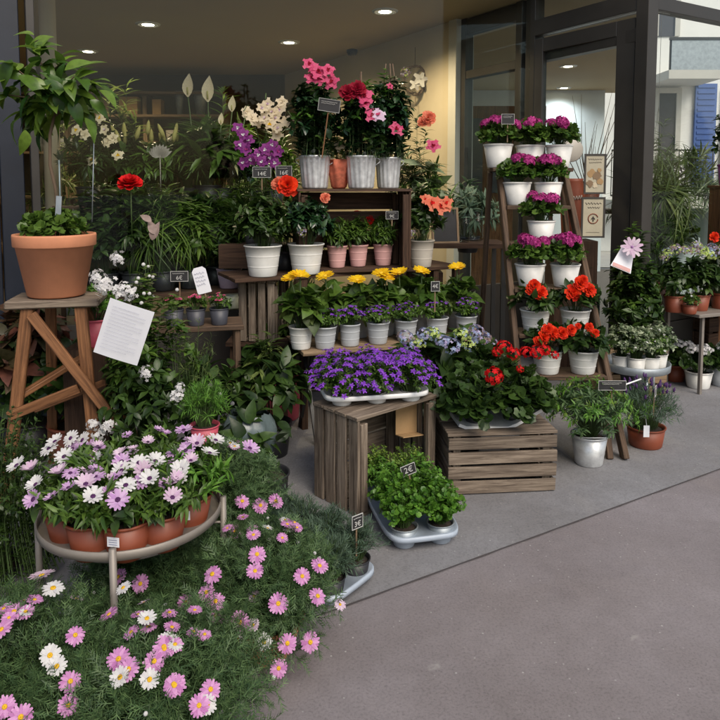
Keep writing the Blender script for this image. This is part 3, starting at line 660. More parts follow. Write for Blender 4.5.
# ---------------------------------------------------------------- crates, shelves, stands
def crate(name, label, near, ang, L, D, H, mode, m='wood_grey', group=None):
    """near = near bottom corner; ang = direction of the long front; mode 'front' (slats across the front), 'mouth' (open to the front, planks upright at the side)"""
    T = thing(name, label, 'crate', (near[0], near[1], near[2] if len(near) > 2 else .004), group, ang)
    t = .014; g = .013; post = .035
    def rowz(n, H): return [(i+.5)*H/n for i in range(n)], H/n-g
    if mode == 'front':
        zs, hh = rowz(4, H)
        for nm, y in (('front_slats', t/2), ('back_slats', D-t/2)):
            mb = MB()
            for z in zs: mb.box((L/2+rs.uniform(-.003, .003), y, z), (L, t, hh), None, 0, .002)
            part(nm, mb, M[m], T, False, .002)
        for x in (t, L-t):
            mb = MB()
            for z in zs: mb.box((x, D/2, z), (t, D-2*t-.004, hh), None, 0, .001)
            part('end_panel', mb, M[m], T, False, .002)
        mb = MB(); ys = np.linspace(.04, D-.045, 4)
        for y in ys: mb.box((L/2, y, H+t*.5+.001), (L+.004, D/4-.012, t), None, 0, .0015)
        part('top_slats', mb, M[m], T, False, .002)
        for x in (post/2+t*1.5+.003, L-post/2-t*1.5-.003):
            for y in (post/2+t+.002, D-post/2-t-.002):
                mb = MB(); mb.box((x, y, H/2), (post, post, H-.004)); part('corner_post', mb, M[m], T, False)
    else:
        n = 4; w = D/n
        for x in (t/2, L-t/2):
            mb = MB()
            for i in range(n): mb.box((x+rs.uniform(-.002, .002), (i+.5)*w, H/2), (t, w-g*1.2, H), None, 0, .002)
            part('side_panel', mb, M[m], T, False, .002)
        mb = MB(); nt = 4; w = (D+.0)/nt
        for i in range(nt): mb.box((L/2, (i+.5)*w, H+t/2+.001), (L+.012, w-.008, t), None, 0, .002)
        part('top_slats', mb, M[m], T, False, .002)
        mb = MB()
        for i in range(nt): mb.box((L/2, (i+.5)*w, t/2), (L-2*t-.004, w-.008, t), None, 0, .002)
        part('bottom_slats', mb, M[m], T, False, .002)
        mb = MB(); n2 = 4; ww = H/n2
        for i in range(n2): mb.box((L/2, D-t/2, (i+.5)*ww), (L-2*t-.004, t, ww-g), None, 0, .002)
        part('back_slats', mb, M[m], T, False, .002)
        for x in (t+post/2+.002, L-t-post/2-.002): 
            for y in (.012, D-t-.02):
                mb = MB(); mb.box((x, y, H/2), (post, .02, H-2*t-.006), None, 0, .001); part('corner_post', mb, M[m], T, False, .002)
    return T
A42 = R_(42)
crate('wooden_crate', 'weathered wooden crate standing open-mouthed under the purple campanula tray', (G(359, 520).x, G(359, 520).y, .004), A42, .47, .30, .405, 'mouth', group='weathered wooden crates on the ground')
crate('wooden_crate', 'closed slatted weathered crate under the red geraniums', (G(448, 497).x, G(448, 497).y, .004), math.atan2(G(556, 492).y-G(448, 497).y, G(556, 492).x-G(448, 497).x), (G(556, 492)-G(448, 497)).length, .34, .262, 'front', group='weathered wooden crates on the ground')
# lower flower board on trestle legs
a1 = R_(18); O1 = P(315, 352, 3.45); Z1 = O1.z; d1 = np.array((math.cos(a1), math.sin(a1))); n1 = np.array((-d1[1], d1[0]))
T = thing('display_bench', 'low wooden board on black trestle legs carrying the yellow and purple flower pots', 'bench', (O1.x, O1.y, .004), None, a1)
zb = Z1-.004
mb = MB()
for i in range(4): mb.box((.43, .055+i*.105, zb-.011), (.98, .1, .02), None, 0, .001)
part('board', mb, M['wood_pale'], T, False, .002)
mb = MB()
for x in (0.0, .86):
    for s in (0, 1): mb = MB(); mb.beam((x+s*.02, .05 if s else .36, 0), (x+s*.02, .36 if s else .05, zb-.023), .018, .018); part('leg', mb, M['black'], T, False)
mb = MB(); mb.beam((.0, .36, .2), (.86, .36, .2), .014, .014, (0, 1, 0)); part('crossbar', mb, M['black'], T, False)
# middle shelf
a2 = R_(26); O2 = P(322, 274, 3.78); Z2 = O2.z; d2 = np.array((math.cos(a2), math.sin(a2))); n2 = np.array((-d2[1], d2[0]))
T = thing('wooden_shelf', 'dark wooden shelf behind the yellow flowers carrying pink and white pots', 'shelf', (O2.x, O2.y, .004), None, a2)
zs2 = Z2-.004
mb = MB()
for i in range(3): mb.box((.22, .06+i*.12, zs2-.01), (1.42, .115, .02), None, 0, .001)
part('board', mb, M['wood_dark'], T, False, .002)
mb = MB()
for x in (.75, .9):
    for y in (.03, .33): mb = MB(); mb.box((x, y, (zs2-.021)/2), (.035, .035, zs2-.021)); part('leg', mb, M['wood_dark'], T, False)
for y in (.03, .33): mb = MB(); mb.box((-.1, y, (zs2-.021)/2), (.035, .035, zs2-.021)); part('leg', mb, M['wood_dark'], T, False)
# crate standing on end below the white buckets
p = G(279, 342, .50); p = P(277, 342, 3.72)
crate('wooden_crate', 'brown crate stood on end below the leftmost white bucket', (p.x, 3.70, p.z+.004), R_(84), .27, .215, Z2-.022-p.z-.024, 'mouth', 'wood_grey')
T = thing('low_stool', 'dark low stand holding up the crate beneath the white buckets', 'stand', (p.x-.11, 3.86, .004))
mb = MB(); mb.box((0, 0, p.z-.016), (.34, .3, .022)); part('top', mb, M['wood_dark'], T, False)
for x in (-.15, .15):
    for y in (-.12, .12):
        mb = MB(); mb.beam((x, y, 0), (x*.9, y*.9, p.z-.028), .03, .03); part('leg', mb, M['wood_dark'], T, False)
# box on the shelf carrying the galvanised buckets
b0 = P(300, 272, 3.84); bw = .645; bh = P(300, 189, 3.84).z-Z2
crate('wooden_crate', 'dark crate on the shelf with pink pots inside and zinc buckets on top', (O2.x+d2[0]*-.12+n2[0]*.04, O2.y+d2[1]*-.12+n2[1]*.04, Z2+.001), a2*.5, bw, .26, bh-.016, 'mouth', 'wood_dark')
BXT = Z2+bh
# round metal plant stand
SC = np.array((UX(132, 1.97, .4), 1.97)); SR = .255; SZ = .385
T = thing('plant_stand', 'round taupe metal plant stand holding the osteospermum pots', 'plant stand', (*SC, .0))
mb = MB(); mb.lathe([(SR, SZ+.006), (SR+.004, SZ+.007), (SR+.004, SZ+.031), (SR, SZ+.032), (SR-.001, SZ+.006)], 80); part('ring', mb, M['stand'], T)
mb = MB(); mb.lathe([(.001, SZ-.022), (SR-.05, SZ-.022), (SR-.05, SZ-.027), (.001, SZ-.027)], 60); part('tray', mb, M['stand'], T)
for a in (-62, 28, 118, 208):
    mb = MB(); x, y = (SR+.01)*math.cos(R_(a-20)), (SR+.01)*math.sin(R_(a-20)); mb.tube([(x, y, .0), (x, y, SZ+.045)], .0095, 10); mb.tube([(x*.85, y*.85, SZ-.034), (x, y, SZ-.034)], .004, 6); part('leg', mb, M['stand'], T)
# wooden step stool with big terracotta pot
ST = P(58, 296, 2.98); sx, sy, sz = ST.x, 2.98, ST.z
T = thing('wooden_stool', 'orange brown wooden step stool under the big terracotta pot', 'stool', (sx, sy, .004), None, R_(12))
mb = MB(); mb.box((-.0, 0, sz-.02), (.37, .26, .032), None, 0, .002); part('seat', mb, M['wood_grey'], T, False, .006)
def legs(T, rows, m='wood_brown', name='leg'):
    for a, b, w, d, s in rows:
        mb = MB(); mb.beam(a, b, w, d, s); part(name, mb, M[m], T, False, .003)
zt = sz-.038
legs(T, [((-.21, -.14, 0), (-.10, -.10, zt), .05, .026, (1, 0, 0)), ((.17, -.14, 0), (.11, -.10, zt), .05, .026, (1, 0, 0)), ((-.12, .34, 0), (-.05, .09, zt), .045, .026, (1, 0, 0)), ((.3, .30, 0), (.08, .1, zt), .045, .026, (1, 0, 0))])
mb = MB(); mb.beam((-.08, -.13, zt-.02), (.26, -.18, zt-.50), .042, .024); mb.beam((-.16, -.10, .46), (.15, .1, .62), .022, .045, (0, 0, 1)); mb.beam((-.14, .12, .34), (.2, -.06, .50), .03, .02, (0, 0, 1)); part('brace', mb, M['wood_brown'], T, False, .003)
mb = MB(); mb.beam((.1, -.14, .50), (-.18, -.145, .40), .04, .022, (0, 0, 1)); part('rung', mb, M['wood_brown'], T, False, .003)
# flower ladder
YF = G(625, 460).y
def VV(Y, z): return PV-F*((z-H0)*CP+Y*SP)/(Y*CP+(H0-z)*SP)
def lad(t, u): # t 0 top .. 1 bottom
    z = 1.455*(1-t); Y = 3.97+(YF-3.97)*t
    return np.array((UX(u, Y, z), Y, z+.004))
LTl, LTr = lad(0, 499), lad(0, 563); LBl, LBr = lad(1, 526), lad(1, 625)
T = thing('flower_ladder', 'old wooden stepladder used as a tiered stand for magenta and red flower pots', 'ladder', (LBl[0], LBl[1], .004)); LO = np.array(T.location)
for a, b in ((LTl, LBl), (LTr, LBr)):
    mb = MB(); mb.beam(b-LO, a-LO, .028, .06); part('rail', mb, M['wood_ladder'], T, False, .003)
for a, b in ((LTl+(-.04, .06, -.02), (UX(478, 4.45, 0), 4.45, 0.004)), (LTr+(-.0, .06, -.02), (UX(585, 4.4, 0), 4.4, .004))):
    mb = MB(); mb.beam(np.array(b)-LO, a-LO, .026, .045); part('rear_leg', mb, M['wood_ladder'], T, False, .003)
mb = MB(); mb.beam(LBr-LO+(-.075, -.0, 0), LBr+(LTr-LBr)*.42-LO+(-.0, .035, 0), .03, .03); part('strut', mb, M['wood_ladder'], T, False, .003)
TR = []
for v in (165, 206, 243, 288, 333, 374):
    # find t whose height projects to v
    best = min(np.linspace(0, 1, 400), key=lambda t: abs(VV(3.97+(YF-3.97)*t, 1.455*(1-t))-v)); TR.append(best)
for k, t in enumerate(TR):
    l = LTl+(LBl-LTl)*t; r = LTr+(LBr-LTr)*t; dx = r-l; L = np.linalg.norm(dx[:2]); an = math.atan2(dx[1], dx[0])
    mb = MB(); dep = .18; ex = .06 if k == 0 else 0; mb.box(((l+r)/2-LO+np.array((0, .04, -.011))), (L-.03+ex*2, dep, .022), rotz(an), 0, .0015); part('tread', mb, M['wood_ladder'], T, False, .003)
def treadpos(k, u, dy=0.02):
    t = TR[k]; l = LTl+(LBl-LTl)*t; return (UX(u, l[1]+dy, l[2]+.06), l[1]+dy, l[2]+.001)
# round zinc table on a wooden crate
ZC = P(640, 367, 4.02); ZT = ZC.z
T = thing('zinc_table', 'round zinc tray table under four white pots of variegated shrubs', 'table', (ZC.x, 4.08, .004))
mb = MB(); mb.lathe([(.001, ZT-.03), (.185, ZT-.03), (.192, ZT-.025), (.195, ZT+.015), (.19, ZT+.018), (.186, ZT-.02), (.001, ZT-.022)], 60); part('tray', mb, M['zinc'], T)
for a in (30, 150, 270):
    mb = MB(); x, y = .16*math.cos(R_(a)), .16*math.sin(R_(a)); mb.tube([(x*1.1, y*1.1, 0), (x, y, ZT-.031)], .009, 8); part('leg', mb, M['zinc'], T)
crate('wooden_crate', 'worn wooden box on the ground below the round zinc table', (ZC.x-.1, 4.30, .004), R_(8), .42, .22, .32, 'front', 'wood_pale')
# right table
RT = P(700, 313, 4.4); T = thing('side_table', 'thin metal topped table at right edge under the potted hydrangeas', 'table', (RT.x+.14, 4.60, .004), None, R_(22))
mb = MB(); mb.box((0.1, 0, RT.z-.016), (.72, .36, .022)); part('top', mb, M['stand'], T, False, .003)
for x in (-.19, .4):
    for y in (-.14, .14):
        mb = MB(); mb.beam((x, y, 0), (x, y, RT.z-.028), .02, .02); part('leg', mb, M['stand'], T, False)
p = P(712, 390, 4.55); mb = MB(); crate('wooden_crate', 'dark reddish wooden box under the table at the right edge', (UX(703, 4.8, .3), 4.72, .004), R_(25), .34, .14, .44, 'front', 'wood_dark')
# pedestal with purple pot
p = P(727, 186, 4.75); T = thing('wooden_pedestal', 'tall reddish brown wooden pedestal under the purple pot at right edge', 'pedestal', (UX(732, 4.85), 4.86, .004))
mb = MB(); mb.box((0, 0, p.z/2-.004), (.22, .2, p.z-.03), None); part('body', mb, M['wood_brown'], T, False, .004); mb = MB(); mb.box((0, 0, p.z-.009), (.24, .22, .018)); part('top', mb, M['wood_brown'], T, False, .003)
PZ = p.z
# left bench for the mini pots
q = P(190, 328, 3.3); T = thing('wooden_table', 'small brown wooden table under the three grey pots of tiny pink flowers', 'table', (q.x, 3.42, .004), None, R_(14))
mb = MB(); mb.box((-.02, 0, q.z-.014), (.5, .24, .024)); part('top', mb, M['wood_ladder'], T, False, .003); LTZ = q.z
for x in (-.22, .2):
    for y in (-.09, .09):
        mb = MB(); mb.beam((x, y, 0), (x, y, q.z-.027), .028, .028); part('leg', mb, M['wood_ladder'], T, False, .002)
# dark plant benches inside the window
BZ = []
for nm, u0, u1, v, Y, lab in (('plant_bench', 90, 262, 292, 3.98, 'long dark bench inside the window under the leafy green plants'), ('plant_bench', 60, 300, 205, 4.75, 'raised dark bench at the back under lilies and peace lilies')):
    a = P(u0, v, Y); b = P(u1, v, Y); ang = R_(24); L = (b.x-a.x)/math.cos(ang)
    cx = (a.x+b.x)/2; T = thing(nm, lab, 'bench', (cx, Y+.12+(.12 if v < 250 else .05), .012), None, ang)
    mb = MB(); mb.box((0, 0, a.z-.03), (L, .3, .025)); part('top', mb, M['wood_dark'], T, False)
    for x in (-L/2+.05, L/2-.05):
        for y in (-.12, .12):
            mb = MB(); mb.beam((x, y, 0), (x, y, a.z-.043), .03, .03); part('leg', mb, M['wood_dark'], T, False)
    BZ.append((cx, Y+.12+(.12 if v < 250 else .05), a.z-.004, ang))
def online(u, O, d, n, off, z=.9):
    p0 = np.array((O[0], O[1]))+n*off; k = (u-360)/F*CP; b = (u-360)/F*(H0-z)*SP
    s = (k*p0[1]+b-p0[0])/(d[0]-k*d[1]); return p0+d*s
def fol(mat, leaf, R, H, n, m, size, **k): return dict(mat=mat, leaf=leaf, R=R, H=H, n=n, m=m, size=size, **k)
# ================= foreground marguerites
def dsy(lst, kind, size): return [(u, v, kind, size) for u, v in lst]
PK, WH = 'mpink', 'mwhite'
mf = lambda R, H, n=300: [fol('bluish', 'feather', R, H, n, 20, .042, flat=.7, start=.3, dens_top=.7, stem_r=.0011), fol('bluish', 'feather', R*.8, H*.7, 60, 12, .045, flat=.5, start=.1, off=(0, 0, -.02)), fol('bluish', 'feather', R*1.02, H*.42, 110, 14, .042, flat=.9, start=.35, off=(0, 0, -.045), arch=.12, basew=.5)]
def buds(R, H, k, t): return [('wbud', k, .0052, t)]
def marg(lab, loc, R, H, px, b=14, pot=('rim', .12, .09, .15, 'terra')):
    return plant('marguerite_plant', lab, 'potted plant', loc, pot, mf(R, H), [('wbud', b, .0055, .3), ('mpink', 9, .019, -1), ('mwhite', 3, .018, -1), ('mpale', 4, .018, .2)], px, 'pink and white marguerites in the foreground')
marg('bushy marguerite daisy plant in the bottom left corner of the picture', (-.80, 1.53, .004), .30, .235,
     dsy([(14, 613), (2, 631), (75, 636), (70, 682), (5, 707), (21, 717), (68, 705)], PK, .0235)+dsy([(50, 656), (57, 667)], WH, .022)+[(42, 578, 'mpale', .03), (53, 590, 'mwhite', .026)])
marg('marguerite daisy plant at bottom, pink flowers, right of the corner plant', (-.46, 1.50, .004), .27, .215,
     dsy([(110, 616), (119, 660), (129, 670), (154, 662), (164, 648), (174, 685), (175, 686), (199, 706), (210, 690), (165, 650)], PK, .0235)+dsy([(121, 678), (147, 620), (150, 680), (207, 705), (124, 589)], WH, .021)+[(119, 581, 'rose_m', .02)][:0])
marg('marguerite daisy plant hanging over its terracotta pot beside the bare pavement', (UX(262, 1.93, .2), 1.93, .004), .235, .27,
     dsy([(257, 555), (255, 572), (302, 577), (319, 567), (278, 604), (317, 597), (213, 575), (207, 593), (216, 602), (240, 622), (217, 616), (287, 643), (310, 642), (278, 668), (231, 678), (190, 615), (190, 622)], PK, .0255)
     +dsy([(210, 638), (238, 640), (264, 642)], WH, .022), pot=('rim', .12, .09, .11, 'terra'))
marg('marguerite daisy plant half hidden behind the metal plant stand', (-.50, 2.40, .004), .24, .30,
     dsy([(242, 502), (260, 506), (275, 502), (235, 532), (302, 522)], PK, .027)+[(179, 564, 'mpale', .03)], 10)
plant('marguerite_plant', 'shadowed marguerite daisy plant beneath the round metal plant stand', 'potted plant', (-.62, 2.02, .004), ('rim', .1, .08, .12, 'black_pot'), mf(.25, .17), [], dsy([(141, 584), (119, 578), (186, 603)], 'mpink', .026), 'pink and white marguerites in the foreground')
# dianthus cushions in a tray
tx, ty = -.20, 2.33; TA = R_(-37)
def cup_tray(name, label, loc, ang, L, Wd, nx, ny, cr=.045, m='tray', group=None, tilt=0, depth=.035):
    T = thing(name, label, 'plant tray', loc, group, ang); T.rotation_euler = (0, tilt, ang)
    mb = MB(); z = depth+.012
    pts = []
    for i in range(40):
        a = i*2*math.pi/40; x = math.copysign(abs(math.cos(a))**.35, math.cos(a))*L/2; y = math.copysign(abs(math.sin(a))**.35, math.sin(a))*Wd/2; pts.append((x, y))
    pts = np.array(pts); n = 40; rings = [(1.0, z-.018), (1.01, z-.017), (1.01, z), (.985, z+.002), (.95, z-.006), (.3, z-.006)]
    V = np.concatenate([np.column_stack([pts*s, np.full(n, zz)]) for s, zz in rings]); fs = [(i*n+j, i*n+(j+1) % n, (i+1)*n+(j+1) % n, (i+1)*n+j) for i in range(len(rings)-1) for j in range(n)]+[tuple(5*n+j for j in range(n))]
    mb.add(V, fs); part('rim', mb, M[m], T)
    cm = MB(); cm.lathe([(cr*.72, 0), (cr*.8, .003), (cr, z-.008)], 20); cm = cm.mesh('cup', M[m])
    for i in range(nx):
        for j in range(ny): part('cup', cm, None, T, loc=((i+.5-nx/2)*L/nx, (j+.5-ny/2)*Wd/ny, 0))
    return T
def cups_xy(loc, ang, L, Wd, nx, ny):
    c, s = math.cos(ang), math.sin(ang); out = []
    for j in range(ny-1, -1, -1):
        for i in range(nx):
            x, y = (i+.5-nx/2)*L/nx, (j+.5-ny/2)*Wd/ny; out.append((loc[0]+x*c-y*s, loc[1]+x*s+y*c))
    return out
cup_tray('plant_tray', 'grey plastic tray holding the grey green cushion plants on the pavement', (tx, ty, .004), TA, .48, .27, 4, 2)
for k, (x, y) in enumerate(cups_xy((tx, ty), TA, .48, .27, 4, 2)):
    plant('cushion_plant', ('grey green cushion plant, %s row of its tray, %s' % (('back', 'front')[k > 3], ('at the far left end', 'second from the left', 'third from the left', 'at the bare pavement end')[k % 4])), 'potted plant', (x, y, .02), ('rim', .05, .04, .07, 'black_pot'),
          [fol('greygreen', 'needle', .10, .14, 90, 26, .032, flat=1.1, start=.15, dens_top=.8)], [], [], 'cushion plants in the grey tray')
# ================= osteospermums on the stand
OS = []
for k, a in enumerate((-140, -108, -76, -44, -8, 40, 150)):
    OS.append((SC[0]+.175*math.cos(R_(a)), SC[1]+.175*math.sin(R_(a))))
OS.append((SC[0], SC[1]+.03)); OS.append((SC[0]-.02, SC[1]+.2))
olab = ['at the far left of the ring', 'second from the left at the front of the ring', 'at the front with the white label on its pot', 'right of the white labelled pot', 'at the right end of the ring, brightest leaves', 'at the back right of the ring', 'at the back left of the ring', 'in the middle of the ring', 'at the very back of the ring']
opx = {0: [(32, 471, 'opink'), (37, 486, 'owhite'), (35, 500, 'opink'), (18, 467, 'owhite')], 1: [(60, 475, 'opink'), (86, 486, 'opink'), (93, 498, 'owhite')],
       2: [(118, 501, 'opink'), (96, 479, 'opink'), (126, 487, 'owhite')], 3: [(172, 499, 'opink'), (142, 483, 'opink'), (150, 480, 'owhite')], 4: [(181, 471, 'owhite'), (180, 479, 'owhite'), (209, 455, 'owhite'), (249, 450, 'opink')],
       5: [(184, 432, 'opink'), (197, 445, 'opink'), (186, 452, 'opink'), (215, 442, 'owhite')], 6: [(50, 450, 'owhite'), (65, 458, 'owhite'), (56, 443, 'owhite')],
       7: [(97, 462, 'owhite'), (122, 463, 'opink'), (122, 472, 'owhite'), (143, 472, 'opink'), (139, 464, 'owhite'), (155, 463, 'owhite')], 8: [(74, 450, 'opink'), (92, 449, 'opink'), (72, 439, 'owhite'), (84, 441, 'owhite')]}
for k, (x, y) in enumerate(OS):
    T = plant('osteospermum', 'osteospermum in brick red pot '+olab[k], 'potted plant', (x, y, SZ-.021), ('rim', .068, .05, .105, 'terra_plastic'),
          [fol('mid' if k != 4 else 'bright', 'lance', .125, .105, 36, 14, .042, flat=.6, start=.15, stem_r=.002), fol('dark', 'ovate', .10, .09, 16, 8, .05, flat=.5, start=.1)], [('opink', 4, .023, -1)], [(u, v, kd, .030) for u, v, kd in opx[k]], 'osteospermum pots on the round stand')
    if k in (2, 4):
        mb = MB(); a = -1.75 if k == 2 else -1.5; mb.box((.069*math.cos(a), .069*math.sin(a), .07), (.034, .001, .026), rotz(a+math.pi/2)); part('label', mb, M['paper'], T, False)
        mb = MB(); q_ = rotz(a+math.pi/2)
        for zz in (.076, .07, .064): mb.box(np.array((.0702*math.cos(a), .0702*math.sin(a), zz)), (.024, .0006, .0015), q_)
        part('print', mb, M['ink'], T, False)
# big dark bin below the stand
mb = MB(); mb.lathe([(.10, 0), (.12, .3), (.13, .305), (.125, .31), (.11, .29), (.1, .1)], 32); single('dark_tub', 'dark grey plastic tub standing below the round plant stand', 'tub', mb, M['charcoal_pot'], (UX(108, 2.2), 2.25, .004))
# ================= left edge
plant('box_shrub', 'dense dark small leaved shrub at the left edge behind the daisies', 'shrub', (UX(-12, 2.3, .3), 2.3, .004), ('rim', .1, .08, .05, 'black_pot'), [fol('dark', 'small', .27, .56, 340, 34, .02, flat=.6, start=.0, basew=.95, dens_top=.95)], [])
plant('leafy_plant', 'broad leaved dark green plant behind the stool legs at the left edge', 'potted plant', (UX(22, 3.35), 3.35, .004), ('rim', .14, .1, .2, 'black_pot'), [fol('redgreen', 'ovate', .26, .62, 40, 12, .13, flat=.5, start=.2), fol('dark', 'ovate', .25, .5, 20, 10, .12)], [])
plant('leafy_plant', 'dark foliage plant behind the wooden stool near the paper notice', 'potted plant', (UX(70, 3.3), 3.32, .004), ('rim', .14, .1, .2, 'terra_plastic'), [fol('dark', 'ovate', .24, .45, 40, 12, .11, flat=.5, start=.2), fol('mid', 'lance', .22, .35, 20, 10, .1)], [])
# citrus tree on the stool
cz = sz+.005; ct = (sx-.005, sy, cz)
T = thing('citrus_tree', 'young citrus tree with large glossy leaves in a terracotta pot on the stool', 'potted tree', ct)
ph = .268; part('pot', pot_mesh('collar', .168, .118, ph, 'terra'), None, T); part('soil', soil_mesh(.15), None, T, loc=(0, 0, ph*.86))
def loc_of(u, v, Y): return np.array(P(u, v, Y))-np.array(ct)
mb = MB(); tr0 = loc_of(59, 219, sy); pts = [tr0+(0, 0, -.05), loc_of(56, 190, sy), loc_of(50, 165, sy-.01), loc_of(50, 135, sy), loc_of(56, 108, sy+.01)]
mb.tube(pts, [.009, .008, .0075, .007, .006], 8)
br = [(18, 70, -.05), (35, 48, .02), (95, 85, -.03), (82, 110, .06), (25, 110, .03), (62, 60, .05), (8, 95, -.02), (45, 90, -.10), (75, 75, -.12), (40, 130, .12)]
for u, v, dy in br:
    e = loc_of(u, v, sy+dy); a = pts[-1]+(0, 0, -.03); mb.tube([a, (a+e)/2+(0, 0, .03), e], [.005, .004, .002], 6)
part('trunk', mb, LM['bark'], T)
mb = MB(); pos = []; dr = []; sc = []
for u, v, dy in br:
    e = loc_of(u, v, sy+dy); a = pts[-1]
    for k in range(17):
        t = rs.uniform(.35, 1.05); pos.append(a+(e-a)*t+rs.uniform(-.012, .012, 3)); dr.append(nrm(nrm(e-a)*.5+rs.uniform(-1, 1, 3)*(1, 1, .8)+(0, 0, -.15))); sc.append(rs.uniform(.07, .12))
for u, v, du, dv_, s_ in ((30, 45, 25, -18, .13), (34, 35, -18, -6, .10), (75, 80, 40, -5, .14), (12, 60, -10, 20, .15), (70, 92, 35, 0, .14), (56, 92, 12, 34, .11), (80, 70, 12, -10, .13), (38, 112, -12, 30, .12), (100, 90, 18, 8, .13), (15, 120, -14, 25, .14), (85, 118, 18, 22, .13), (40, 60, -20, 8, .14), (65, 70, 25, -15, .14), (5, 80, -20, 5, .14), (70, 100, 14, 22, .14), (25, 130, 0, 34, .13), (90, 100, 22, 14, .12), (30, 95, -20, 25, .14), (45, 80, 20, 12, .16), (20, 75, 25, 12, .16)):
    s_ *= .8; pos.append(loc_of(u, v, sy-.1)); dr.append(nrm(np.array((du, rs.uniform(-12, 6), -dv_), float))); sc.append(s_)
k_ = len(pos); mb.inst(LT['big'], pos, dr, nrm(UPV+rs.uniform(-.5, .5, (k_, 3))+np.array((0, -.5, 0))), np.array(sc), 0); part('crown', mb, LM['citrus'], T)
mb = MB(); gp = [fol('mid', 'round', .14, .12, 40, 8, .045, flat=.4)]
mb = MB(); grow(mb, (0, 0, ph*.88), .145, .13, 50, 9, 'round', .042, 0, 1, start=.3); part('underplanting', mb, [LM['mid'], LM['stem']], T)
mb = MB(); mb.tube([tr0+(.02, -.03, -.03), loc_of(59, 160, sy-.03)], .0035, 6); part('stake', mb, M['zinc'], T)
mb = MB(); a = loc_of(59, 218, sy-.05); b = loc_of(60, 150, sy-.04); mb.beam(a, b, .028, .001); part('plastic_label', mb, M['clear'], T, False)
mb = MB(); a = loc_of(58, 216, sy-.052); b = loc_of(59, 196, sy-.05); mb.beam(a, b, .024, .001); part('label_print', mb, M['zinc'], T, False)
mb = MB(); mb.tube([loc_of(92, 222, sy), loc_of(94, 138, sy)], .0022, 6); part('wire', mb, M['zinc'], T)
# potato vine / stephanotis column with the notice
jl = (UX(140, 2.92), 2.92, .004)
T = plant('white_jasmine', 'tall climber with white star flower clusters beside the white paper notice', 'potted plant', jl, ('rim', .14, .1, .2, 'terra_plastic'),
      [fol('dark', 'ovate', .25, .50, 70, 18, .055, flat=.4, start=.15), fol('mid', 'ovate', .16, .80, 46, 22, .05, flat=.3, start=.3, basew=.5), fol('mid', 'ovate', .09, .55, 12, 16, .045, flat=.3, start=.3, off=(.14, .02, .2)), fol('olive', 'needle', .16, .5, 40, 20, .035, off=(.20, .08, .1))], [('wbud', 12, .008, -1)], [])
for u, v, s_ in ((105, 285, .045), (122, 291, .042), (131, 293, .03), (98, 278, .035), (147, 373, .03), (177, 396, .032), (108, 425, .035), (93, 424, .028), (170, 449, .028), (118, 258, .03), (100, 434, .03), (180, 388, .022)):
    put_flower(T, 'wcl', np.array(P(u, v, jl[1]-.17 if v > 300 else jl[1]-.1))-np.array(jl), (0, -1, .6), s_)
Tn = thing('paper_notice', 'white printed paper notice clipped to the climbing plant, tilted', 'notice', P(124, 332, 2.66)); Tn.rotation_euler = (R_(8), R_(20), R_(6))
mb = MB(); hw, hh = .088, .118
cols = 5; V = []; 
for i in range(cols+1):
    x = -hw+2*hw*i/cols; yb = -.004*math.sin(math.pi*i/cols)
    V += [(x, yb, -hh), (x, yb*.6-.003, 0), (x, yb-.004, hh)]
mb.add(V, [(i*3+j, i*3+3+j, i*3+4+j, i*3+1+j) for i in range(cols) for j in range(2)]); o = part('sheet', mb, M['paper'], Tn, False); sm = o.modifiers.new('thick', 'SOLIDIFY'); sm.thickness = .0008
mb = MB()
for i in range(13): 
    z = hh*.78-i*.0145; scribble(mb, -hw*.78, hw*(.75 if i % 3 else .4), z, .003, -.0105, 0, .00045)
part('writing', mb, M['ink'], Tn)
plant('pink_potted_plant', 'leafy green plant in a hot pink pot behind the stool leg', 'potted plant', (UX(92, 3.15), 3.15, P(92, 345, 3.15).z), ('rim', .085, .065, .13, 'hotpink_pot'), [fol('bright', 'small', .12, .15, 40, 14, .03, flat=.5)])
# ================= mini pots on the left table
for k, u in enumerate((172, 193, 216)):
    x = UX(u, 3.34); plant('mini_osteospermum', 'grey pot of tiny pink daisies, '+('left', 'middle', 'right')[k]+' one on the small wooden table', 'potted plant', (x, 3.34+k*.02, LTZ+.001), ('rim', .047, .038, .085, 'charcoal_pot'),
          [fol('mid', 'small', .06, .07, 30, 14, .022, flat=.5)], [('minik', 8, .0145, -1)], [], 'tiny pink daisies on the small table')
sign('price_tag', 'small chalkboard price tag behind the tiny pink daisies', P(180, 305, 3.42), .085, .05, .12, .1, 0, '6€', 1)
sign('paper_tag', 'long cream rounded tag with faint handwriting behind the tiny pink daisies', P(206, 297, 3.44), .07, .135, .02, .1, 0, None, 4, 'paper', 'ink', 'tag', False, R_(-14), True)
for u, lab in ((175, 'left clear glass jar behind the tiny pink daisies'), (192, 'right clear glass jar behind the tiny pink daisies')):
    p = P(u, 303, 3.55); mb = MB(); mb.lathe([(.04, 0), (.045, .004), (.045, .09), (.04, .1), (.042, .104)], 24); T = single('glass_jar', lab, 'jar', mb, M['clear'], (p.x, 3.50, LTZ+.001), 'glass jars on the small table'); 
